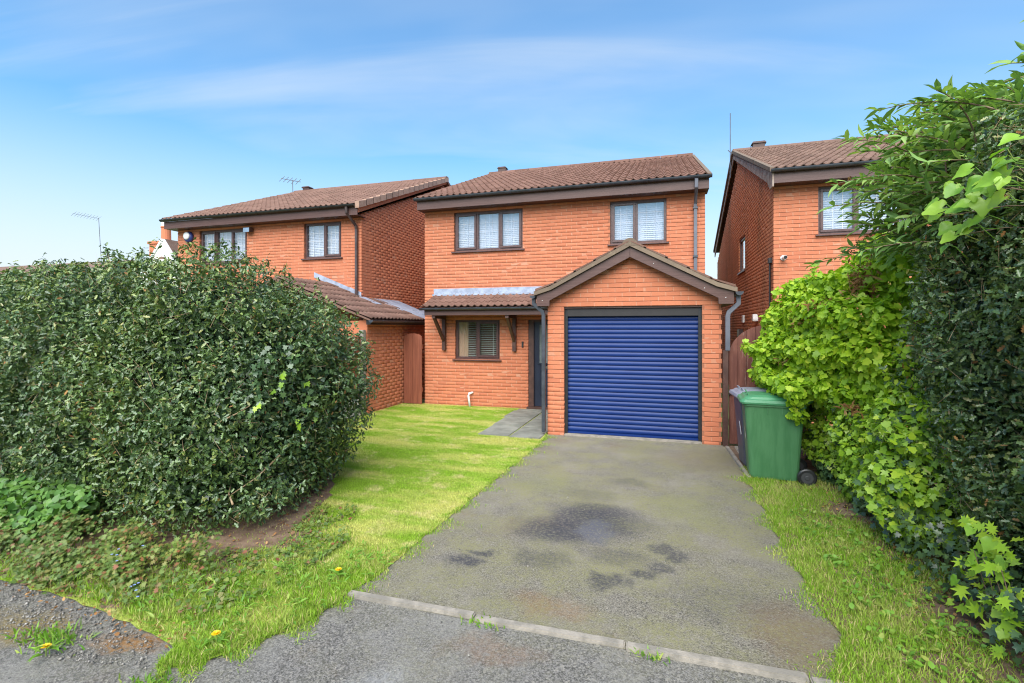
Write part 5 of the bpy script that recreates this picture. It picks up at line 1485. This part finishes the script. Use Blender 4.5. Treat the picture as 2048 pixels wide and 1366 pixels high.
LP, LT, LN = map(np.array, (LP, LT, LN))
V, T = leaf_mesh(LANCE, LP, LT, LN, r.uniform(0.09, 0.165, len(LP)))
tag(np_mesh('leaves', V, T, 'buddleia', bd, W[bd]), kind='stuff')
for i, (x, y, z, dx, dz) in enumerate(((1.98, 5.6, 2.75, -0.22, -0.22), (2.02, 5.5, 2.6, -0.25, -0.30), (2.1, 5.2, 2.72, 0.10, 0.12), (2.35, 4.9, 3.30, 0.13, 0.05), (2.15, 5.3, 2.9, -0.1, -0.15), (2.28, 4.95, 3.2, 0.16, 0.14), (1.95, 5.9, 3.25, -0.1, 0.1))):
    n_ = 70
    f = r.random(n_)
    P = np.stack([x + dx * f + r.normal(size=n_) * .012, y + r.normal(size=n_) * .012, z + dz * f + r.normal(size=n_) * .012], 1)
    foliage('seed_head', OVAL, P, r.normal(size=(n_, 3)), (0.015, 0.03), 'deadleaf', bd, 90 + i)

# --- broad bright leaves on long shoots from the right hedge: each leaf its own piece
def broad_leaf_mesh(kind):
    r_ = random.Random(kind)
    n_ = 22
    out = []
    for i in range(n_):
        a = -PI + 2 * PI * (i + 0.5) / n_
        rad = 0.42 * (1 + 0.07 * math.cos(3 * a) + (0.06 if kind != 2 else 0.15) * math.cos(5 * a) + 0.03 * math.cos(9 * a + kind) + r_.uniform(-.03, .03))
        if abs(a) > 2.75: rad *= 0.55
        x_, y_ = 0.40 + rad * math.cos(a) + (0.10 if abs(a) < 0.2 else 0), rad * 1.0 * math.sin(a)
        out.append((x_, y_, 0.28 * abs(y_) - 0.22 * x_ * x_ + 0.045 * math.sin(3 * a + kind * 2) + r_.uniform(-.02, .02)))
    v = [(0.38, 0, -0.03)] + out
    f = [(0, i + 1, (i + 1) % n_ + 1) for i in range(n_)]
    me = bpy.data.meshes.new('leaf'); me.from_pydata(v, [], f); me.materials.append(M['vine'])
    me.polygons.foreach_set('use_smooth', [True] * len(f))
    return me
BL = [broad_leaf_mesh(i) for i in range(3)]
def place_leaf(parent, pos, size, n, t, kind):
    n = Vector(n).normalized(); t = Vector(t); t = (t - n * t.dot(n)).normalized(); b = n.cross(t)
    o = link('leaf', BL[kind], pos, parent)
    o.rotation_euler = Matrix((t, b, n)).transposed().to_euler(); o.scale = (size,) * 3
    return o
vn = thing('broadleaf_climber', (1.9, 3.4, 2.5), 'large bright yellow green leaves on shoots out of the right hedge', 'climber')
r_ = random.Random(99)
spots = [(3.242, 2.70, .15), (3.50, 2.63, .14), (3.56, 2.585, .14), (3.83, 2.63, .13), (3.86, 2.53, .13), (3.66, 2.57, .13), (3.60, 2.45, .18), (3.74, 2.47, .17), (3.50, 2.47, .15), (3.79, 2.37, .14), (3.64, 2.35, .14), (3.55, 2.37, .13), (3.72, 2.30, .12),
         (3.36, 2.62, .14), (3.29, 2.57, .14), (3.36, 2.52, .16), (3.24, 2.50, .15), (3.22, 2.60, .14), (3.43, 2.56, .13), (3.30, 2.43, .15)]
spots = [(y - 0.13, z + 0.03, s * 0.92) for y, z, s in spots] + [(y - 0.13 + r_.uniform(-.09, .09), z + r_.uniform(-.06, .07), s * 0.6) for y, z, s in spots[::2]]
for (y, z, s) in spots:
    x = 1.70 + r_.uniform(-0.05, 0.06)
    _p = (x, y, z + 0.03)
    _l = place_leaf(vn, _p, s * r_.uniform(0.75, 1.05), (-0.55 + r_.uniform(-.5, .5), -0.55 + r_.uniform(-.5, .5), 0.6 + r_.uniform(-.4, .4)), (-0.2 + r_.uniform(-.5, .5), 0.5 + r_.uniform(-.6, .6), -0.6 + r_.uniform(-.3, .3)), r_.randrange(2))
    twig('petiole', [_p, (x + 0.03 + r_.uniform(-.01, .01), y - 0.01 + r_.uniform(-.03, .03), z + r_.uniform(-.02, .03)), (x + 0.09, y - 0.03 + r_.uniform(-.05, .05), z - 0.03 + r_.uniform(-.03, .03))], 0.0022, 0.0028, 'weed', vn, 5)
for a, b in (((2.0, 3.2, 2.45), (1.70, 3.6, 2.62)), ((2.0, 3.1, 2.4), (1.70, 3.8, 2.50)), ((2.0, 3.2, 2.3), (1.70, 3.7, 2.36)), ((2.0, 3.0, 2.55), (1.70, 3.3, 2.62))):
    m_ = tuple((a[i] + b[i]) / 2 + (0.03 if i == 2 else 0) for i in range(3))
    twig('shoot', [a, m_, b], 0.004, 0.0025, 'bark', vn)
vn2 = thing('broadleaf_sapling', (1.9, 3.4, 0.0), 'bright lobed leaves low down at the foot of the right hedge', 'sapling')
for (y, z, s) in [(3.42, 0.62, .16), (3.36, 0.55, .15), (3.45, 0.48, .13), (3.62, 0.30, .12), (3.36, 0.26, .13), (3.30, 0.36, .12), (3.68, 0.12, .10), (3.50, 0.66, .12), (3.28, 0.20, .11), (3.33, 0.05, .09)]:
    place_leaf(vn2, (1.74 + r_.uniform(-.05, .08), y, z), s * 0.62, (-0.6 + r_.uniform(-.4, .4), -0.5 + r_.uniform(-.4, .4), 0.6 + r_.uniform(-.3, .3)), (-0.3 + r_.uniform(-.5, .5), 0.3 + r_.uniform(-.5, .5), -0.7), r_.choice((0, 1, 2)))
P = np.stack([np.random.default_rng(95).uniform(1.70, 1.86, 60), np.random.default_rng(96).uniform(3.2, 3.75, 60), np.random.default_rng(97).uniform(0.05, 0.68, 60)], 1)
foliage('small_leaves', PALM, P, np.tile([[-0.7, -0.5, 0.6]], (60, 1)), (0.05, 0.09), 'lime', vn2, 98, 0.5, 0.2, 0.6)
for k in range(4):
    twig('shoot', [(1.95, 3.4, 0.0), (1.80, 3.3 + 0.08 * k, 0.3), (1.75, 3.3 + 0.08 * k, 0.50)], 0.004, 0.002, 'bark', vn2)

# ------------------------------------------------------------------ ground plants
def field(poly, n, seed, keep=None):
    r = np.random.default_rng(seed)
    P = np.array(poly); lo, hi = P.min(0), P.max(0)
    out = []
    got = 0
    while got < n:
        p = r.uniform(lo, hi, size=(n, 2)); k = inside(p, poly)
        if keep is not None: k &= keep(p, r)
        out.append(p[k]); got += k.sum()
    return np.concatenate(out)[:n]
def blades(name, xy, z0, h, w, mat, seed, lean=0.5, seg=1, parent=None):
    r = np.random.default_rng(seed)
    n = len(xy); a = r.uniform(0, 2 * PI, n); b = r.uniform(0, 2 * PI, n)
    hh = r.uniform(h[0], h[1], n); ww = r.uniform(w[0], w[1], n) / 2; le = np.abs(r.normal(size=n)) * lean
    base = np.stack([xy[:, 0], xy[:, 1], np.full(n, z0)], 1)
    side = np.stack([np.cos(a), np.sin(a), np.zeros(n)], 1) * ww[:, None]
    d = np.stack([np.cos(b) * np.sin(le), np.sin(b) * np.sin(le), np.cos(le)], 1)
    if seg == 1:
        V = np.stack([base - side, base + side, base + d * hh[:, None]], 1).reshape(-1, 3); T = np.arange(3 * n).reshape(-1, 3)
    else:
        mid = base + d * (hh * 0.55)[:, None]
        d2 = norm(d + np.stack([np.cos(b), np.sin(b), np.full(n, -0.25)], 1) * (0.6 * le + 0.15)[:, None])
        tip = mid + d2 * (hh * 0.5)[:, None]
        V = np.stack([base - side, base + side, mid - side * .8, mid + side * .8, tip], 1).reshape(-1, 3)
        T = (np.array([[0, 1, 3], [0, 3, 2], [2, 3, 4]])[None] + (np.arange(n) * 5)[:, None, None]).reshape(-1, 3)
    return np_mesh(name, V, T, mat, parent)
not_soil = lambda p, r: ~inside(p, soil_poly) | (r.random(len(p)) < 0.10)
slabs_ = lambda p: (p[:, 0] > -3.0) & (p[:, 1] > 7.76)
lawnk = lambda p, r: not_soil(p, r) & ~slabs_(p) & (p[:, 0] > -6.4)
xy = field(lawn_poly, 230000, 101, lambda p, r: lawnk(p, r) & (r.random(len(p)) < np.clip(1.25 - p[:, 1] * 0.06, 0.5, 1)))
tag(blades('lawn_grass', xy, 0.005, (0.012, 0.027), (0.004, 0.008), 'blade', 102, 0.65), 'short mown grass of the front lawn', 'grass', kind='stuff')
nearl = [(-2.0, 2.9), (-1.95, 3.6), (-2.5, 3.7), (-2.8, 3.1), (-3.3, 2.5), (-3.3, 2.28), (-2.65, 2.16), (-2.55, 1.98), (-2.42, 2.0), (-2.25, 2.2), (-2.06, 2.55)]
xy = field(nearl, 15000, 103, lambda p, r: (r.random(len(p)) < np.clip((3.65 - p[:, 1]) * 1.3, 0.05, 1)) & (r.random(len(p)) < 0.35 + 0.65 * (np.sin(p[:, 0] * 9 + 1) * np.sin(p[:, 1] * 8) > -0.2)))
tag(blades('rough_grass', xy, 0.004, (0.02, 0.065), (0.003, 0.006), 'blade_verge', 104, 0.75, 2), 'longer rough grass at the road corner of the lawn', 'grass', kind='stuff')
clear = lambda p, r: (r.random(len(p)) < np.clip((1.95 - p[:, 0] + 0.18 * np.sin(p[:, 1] * 3.1) + 0.12 * np.sin(p[:, 1] * 7.7)) / 0.45, 0.02, 1)) & (p[:, 0] < 2.2) & (r.random(len(p)) < 0.45 + 0.55 * (np.sin(p[:, 0] * 8) * np.sin(p[:, 1] * 6 + 2) > -0.35)) & (p[:, 1] < 6.9)
xy = field(verge_poly, 80000, 105, clear)
tag(blades('verge_grass', xy, 0.006, (0.02, 0.062), (0.003, 0.006), 'blade_verge', 106, 0.8, 2), 'rough grass verge between the drive and the right hedge', 'grass', kind='stuff')
# edges of the lawn creeping over the drive
t_ = np.random.default_rng(107).random(5000)
ex = np.interp(2.9 + t_ * 5.2, [2.9, 3.5, 4.4, 5.75, 6.9, 7.75, 8.2], [-2.0, -1.95, -1.92, -1.87, -1.81, -1.79, -1.84]) + np.abs(np.random.default_rng(108).normal(size=5000)) * 0.05 * (1 + np.sin(t_ * 60) + 0.6 * np.sin(t_ * 131)) - 0.02
tag(blades('edge_grass', np.stack([ex, 2.9 + t_ * 5.2], 1), 0.001, (0.015, 0.045), (0.003, 0.006), 'blade_verge', 109, 0.9, 2), 'straggling grass along the left edge of the drive', 'grass', kind='stuff')
t_ = np.random.default_rng(161).random(5200)
yy = 2.6 + t_ * 3.9
ex = np.interp(yy, [2.5, 2.8, 3.05, 3.32, 3.6, 4.05, 4.7, 5.4, 5.9, 6.6], [0.72, 0.80, 0.92, 1.02, 0.98, 0.97, 0.97, 0.985, 0.99, 0.96]) - np.abs(np.random.default_rng(162).normal(size=5200)) * 0.045 * (1 + np.sin(yy * 9)) + 0.02
tag(blades('edge_grass', np.stack([ex, yy], 1), 0.001, (0.012, 0.04), (0.003, 0.006), 'blade_verge', 163, 1.0, 2), 'straggling grass along the right edge of the drive', 'grass', kind='stuff')
rr = np.random.default_rng(172); q = rr.random(3600) * 4
i_ = q.astype(int); f_ = q - i_
pl_ = np.array([(-2.02, 2.93), (-2.06, 2.55), (-2.25, 2.22), (-2.42, 2.02), (-2.58, 2.0)])
exy = pl_[i_] + (pl_[np.minimum(i_ + 1, 4)] - pl_[i_]) * f_[:, None]
exy = exy + np.array([0.75, -0.65]) * (np.abs(rr.normal(size=(3600, 1))) * 0.045 * (1 + np.sin(q * 7.0))[:, None] - 0.02)
tag(blades('road_edge_grass', exy, -0.003, (0.012, 0.045), (0.003, 0.006), 'blade_verge', 173, 1.0, 2), 'ragged grass creeping from the lawn corner onto the road', 'grass', kind='stuff')
# small weeds in joints of the road edge
def tuft(c, n, h, seed, label, rad=0.05, mat='weed'):
    r = np.random.default_rng(seed)
    xy = np.array(c)[None, :] + r.normal(size=(n, 2)) * rad * np.array([1.4, 0.7])
    o = blades('weed_tuft', xy, 0.0, h, (0.006, 0.014), mat, seed + 1, 0.9, 2)
    return tag(o, label, 'weed', kind='stuff')
tuft((-1.05, 2.83), 70, (0.012, 0.04), 201, 'small grass tuft in the joint of the concrete edging', 0.04)
tuft((-3.36, 1.97), 260, (0.02, 0.07), 202, 'weed tuft in the gravel at the bottom left, by a yellow flower', 0.07)
tuft((-2.43, 1.84), 260, (0.02, 0.06), 203, 'strip of weeds creeping over the pavement near the bottom edge', 0.055)
tuft((-0.05, 2.81), 60, (0.02, 0.05), 204, 'tiny weed at the middle of the concrete edging', 0.03)
def rosettes(name, xy, z, tm, mat, size, seed, k=7, up=0.6, parent=None, lift=(0.0, 0.04)):
    r = np.random.default_rng(seed)
    P = np.repeat(np.concatenate([xy, np.full((len(xy), 1), z)], 1), k, 0)
    n = len(P); a = r.uniform(0, 2 * PI, n)
    t = np.stack([np.cos(a), np.sin(a), r.uniform(0.0, up, n)], 1)
    nn = np.stack([-np.cos(a) * 0.35, -np.sin(a) * 0.35, np.ones(n)], 1) + r.normal(size=(n, 3)) * 0.2
    P = P + np.stack([r.normal(size=n) * .02, r.normal(size=n) * .02, r.uniform(lift[0], lift[1], n)], 1)
    V, T = leaf_mesh(tm, P, t, nn, r.uniform(size[0], size[1], n))
    return np_mesh(name, V, T, mat, parent)
xy = field(verge_poly, 240, 111, lambda p, r: (p[:, 0] < 1.85) & (p[:, 1] < 5.4) & (p[:, 0] > 1.15))
tag(rosettes('broad_weeds', xy, 0.01, OVAL, 'weed', (0.02, 0.045), 112, 6), 'broad leaved weeds scattered through the right verge', 'weeds', kind='stuff')
xy = field(nearl, 110, 113)
tag(rosettes('corner_weeds', xy, 0.01, LANCE, 'weed', (0.03, 0.07), 114, 6), 'dandelion and plantain leaves in the rough grass corner', 'weeds', kind='stuff')
GER = [(-2.95, 2.55), (-3.1, 2.85), (-3.3, 3.0), (-6.8, 3.0), (-6.8, 2.45), (-4.4, 2.36), (-3.4, 2.30), (-3.0, 2.38)]
r = np.random.default_rng(120)
xy = field(GER, 2300, 121, lambda p, r: r.random(len(p)) < np.clip((-2.9 - p[:, 0]) * 1.1, 0.12, 1) * (0.16 + 0.84 * (np.sin(p[:, 0] * 6.3 + np.sin(p[:, 1] * 5)) * np.sin(p[:, 1] * 8 + p[:, 0] * 2) > -0.15)))
hgt = np.clip((xy[:, 1] - 2.28) * 0.28, 0.01, 0.16) * (0.7 + 0.5 * np.sin(xy[:, 0] * 9) * np.sin(xy[:, 1] * 7)) * np.clip((-xy[:, 0] - 2.55) * 1.6, 0.12, 1)
P = np.repeat(np.concatenate([xy, (hgt * r.uniform(0.5, 1.1, len(xy)))[:, None] + 0.02], 1), 4, 0)
P += r.normal(size=P.shape) * np.array([.035, .035, .02]); P[:, 2] = np.abs(P[:, 2]) + 0.012
NN = np.tile([[0.0, -0.5, 0.9]], (len(P), 1))
gm = thing('cranesbill_patch', (-4.0, 2.7, 0), 'low green and reddish ground cover at the foot of the holly hedge', 'ground cover')
foliage('leaves', PALM, P, NN, (0.020, 0.042), 'geranium', gm, 122, 0.55, 0.3, 0.0)
NET = [(-6.4, 3.05), (-4.9, 2.95), (-4.75, 3.2), (-6.4, 3.35)]
nt_ = thing('nettle_patch', (-5.2, 3.0, 0), 'taller mid green leafy plants at the far left under the hedge', 'plant')
xy = field([(-6.2, 2.78), (-5.0, 2.74), (-4.7, 2.95), (-4.8, 3.2), (-6.2, 3.3)], 600, 123)
P = np.repeat(np.concatenate([xy, np.zeros((600, 1))], 1), 4, 0); P[:, 2] = r.uniform(0.03, 0.40, len(P)) * np.clip((P[:, 1] - 2.62) * 2.6, 0.3, 1); P[:, :2] += r.normal(size=(len(P), 2)) * 0.03
foliage('leaves', OVAL, P, np.tile([[0.1, -0.6, 0.75]], (len(P), 1)), (0.045, 0.085), 'nettle', nt_, 124, 0.6, 0.2, 0.6)
fm = thing('forget_me_not', (-3.6, 2.6, 0), 'tiny pale blue flowers among the ground cover', 'flower')
fl = MB()
for (x, y, z) in [(-3.78, 2.62, .15), (-3.80, 2.60, .16), (-3.76, 2.63, .14), (-3.82, 2.66, .17), (-3.33, 2.42, .10), (-3.31, 2.43, .11), (-3.35, 2.41, .09), (-3.66, 2.72, .19), (-3.22, 2.36, .07), (-3.75, 2.60, .12), (-3.29, 2.40, .08)]:
    for k in range(5):
        a = k * 2 * PI / 5
        fl.lathe((x + .0055 * math.cos(a), y + .0055 * math.sin(a), z), [(0.001, 0), (0.004, 0.001), (0.001, 0.002)], 6)
tag(fl.build('flowers', 'flower_blue', fm), kind='stuff')
for i, (x, y, z, lab) in enumerate(((-2.39, 2.186, 0.08, 'yellow dandelion in the rough grass nearest the road'), (-2.202, 3.031, 0.07, 'yellow dandelion in the lawn beside the drive corner'), (-3.225, 1.866, 0.05, 'yellow dandelion on the gravel at the bottom left'))):
    d = thing('dandelion', (x, y, 0), lab, 'flower', 'dandelions')
    MB().tube([(x, y, 0), (x + .004, y, z)], 0.003, 6).build('stalk', 'weed', d)
    hd = MB()
    for ring, (nn_, rad, tl) in enumerate(((14, 0.024, 0.1), (11, 0.017, 0.5), (7, 0.010, 1.0))):
        for k in range(nn_):
            a = 2 * PI * k / nn_ + ring; ca, sa = math.cos(a), math.sin(a)
            hd.add([(x + ca * .003 - sa * .003, y + sa * .003 + ca * .003, z), (x + ca * .003 + sa * .003, y + sa * .003 - ca * .003, z), (x + ca * rad + sa * .003, y + sa * rad - ca * .003, z + .004 + rad * tl), (x + ca * rad - sa * .003, y + sa * rad + ca * .003, z + .004 + rad * tl)], [(0, 1, 2, 3)])
    hd.build('flower_head', 'flower_yellow', d)
    V = rosettes('leaf_rosette', np.array([[x, y]]), 0.012, LANCE, 'weed', (0.06, 0.10), 130 + i, 9, 0.3)
    V.parent = d; V.location = -W[d]
# dead leaves and bark scraps
xy = np.concatenate([field(soil_poly, 500, 141, lambda p, r: (p[:, 0] > -4.6)), field([(1.5, 3.2), (1.95, 3.2), (1.95, 6.6), (1.6, 6.9), (1.45, 5.0)], 520, 142), field([(-4.4, 2.22), (-2.6, 2.05), (-2.6, 2.3), (-4.4, 2.45)], 160, 143)])
P = np.concatenate([xy, np.full((len(xy), 1), 0.02)], 1)
foliage('leaf_litter', OVAL, P, np.tile([[0, 0, 1.0]], (len(P), 1)), (0.010, 0.030), 'deadleaf', None, 144, 0.5, 0.2, 0.0)
SW = [(-3.7, 2.42), (-2.7, 2.35), (-2.45, 2.9), (-2.5, 3.6), (-2.9, 4.3), (-3.3, 4.2), (-3.0, 3.3), (-3.6, 3.0)]
xy = field(SW + [], 11000, 145, lambda p, r: r.random(len(p)) < 0.25 + 0.75 * (np.sin(p[:, 0] * 11) * np.sin(p[:, 1] * 9 + 2) > 0.0))
tag(blades('soil_grass', xy, 0.008, (0.015, 0.05), (0.003, 0.006), 'blade_verge', 146, 0.9, 2), 'thin grass on the bare soil beside the holly hedge', 'grass', kind='stuff')
xy = field(SW, 1300, 147, lambda p, r: r.random(len(p)) < 0.2 + 0.8 * (np.sin(p[:, 0] * 8 + 1) * np.sin(p[:, 1] * 7) > -0.1))
P = np.concatenate([xy, np.random.default_rng(148).uniform(0.012, 0.06, (1300, 1))], 1)
foliage('seedlings', LOBED, P, np.tile([[0, -0.2, 1.0]], (len(P), 1)), (0.015, 0.038), 'geranium', None, 149, 0.4, 0.2, 0.0)
xy = field(GER, 7000, 170, lambda p, r: r.random(len(p)) < np.clip((2.75 - p[:, 1]) * 2.2, 0.1, 1))
tag(blades('bed_grass', xy, 0.008, (0.02, 0.09), (0.003, 0.006), 'blade_verge', 171, 0.9, 2), 'thin grass growing through the ground cover by the road', 'grass', kind='stuff')
tag(bpy.data.objects['seedlings'], 'small seedlings and creeping leaves on the soil by the holly hedge', 'weeds', kind='stuff')
tag(bpy.data.objects['leaf_litter'], 'brown fallen leaves on the bare soil under the hedges', 'leaf litter', kind='stuff')
# loose stones on the road edge at the bottom left
r = np.random.default_rng(150)
xy = field([(-5.2, 2.40), (-3.9, 2.36), (-2.75, 2.12), (-2.6, 1.95), (-3.2, 1.85), (-4.0, 1.95), (-5.2, 2.2)], 4200, 151)
OCT = np.array([(1, 0, 0), (-1, 0, 0), (0, 1, 0), (0, -1, 0), (0, 0, 1), (0, 0, -1)], float)
OT = np.array([(0, 2, 4), (2, 1, 4), (1, 3, 4), (3, 0, 4), (2, 0, 5), (1, 2, 5), (3, 1, 5), (0, 3, 5)])
n = len(xy); s = 0.0025 + r.exponential(0.0020, n); s = np.minimum(s, 0.012)
V = OCT[None] * (s[:, None, None] * r.uniform(0.6, 1.3, (n, 6, 1))) * np.array([1, 1, 0.7]) + np.concatenate([xy, s[:, None] * 0.3], 1)[:, None, :]
T = OT[None] + (np.arange(n) * 6)[:, None, None]
M['stone'] = simple('gravel_stone', (0.13, 0.12, 0.105, 1), (0.26, 0.24, 0.21, 1), 30, 0.9, rand=0.45)
tag(np_mesh('gravel', V.reshape(-1, 3), T.reshape(-1, 3), 'stone'), 'loose pale gravel along the road edge at bottom left', 'gravel', kind='stuff')
xy = np.concatenate([field(DRIVE, 500, 152), field([(-2.5, 1.4), (1.0, 1.4), (1.0, 2.8), (-2.0, 2.8)], 500, 153)])
n = len(xy); s = 0.002 + r.exponential(0.0016, n)
V = OCT[None] * (s[:, None, None] * r.uniform(0.6, 1.3, (n, 6, 1))) * np.array([1, 1, 0.7]) + np.concatenate([xy, s[:, None] * 0.4], 1)[:, None, :]
T = OT[None] + (np.arange(n) * 6)[:, None, None]
tag(np_mesh('grit', V.reshape(-1, 3), T.reshape(-1, 3), 'stone'), 'scattered grit on the asphalt', 'grit', kind='stuff')
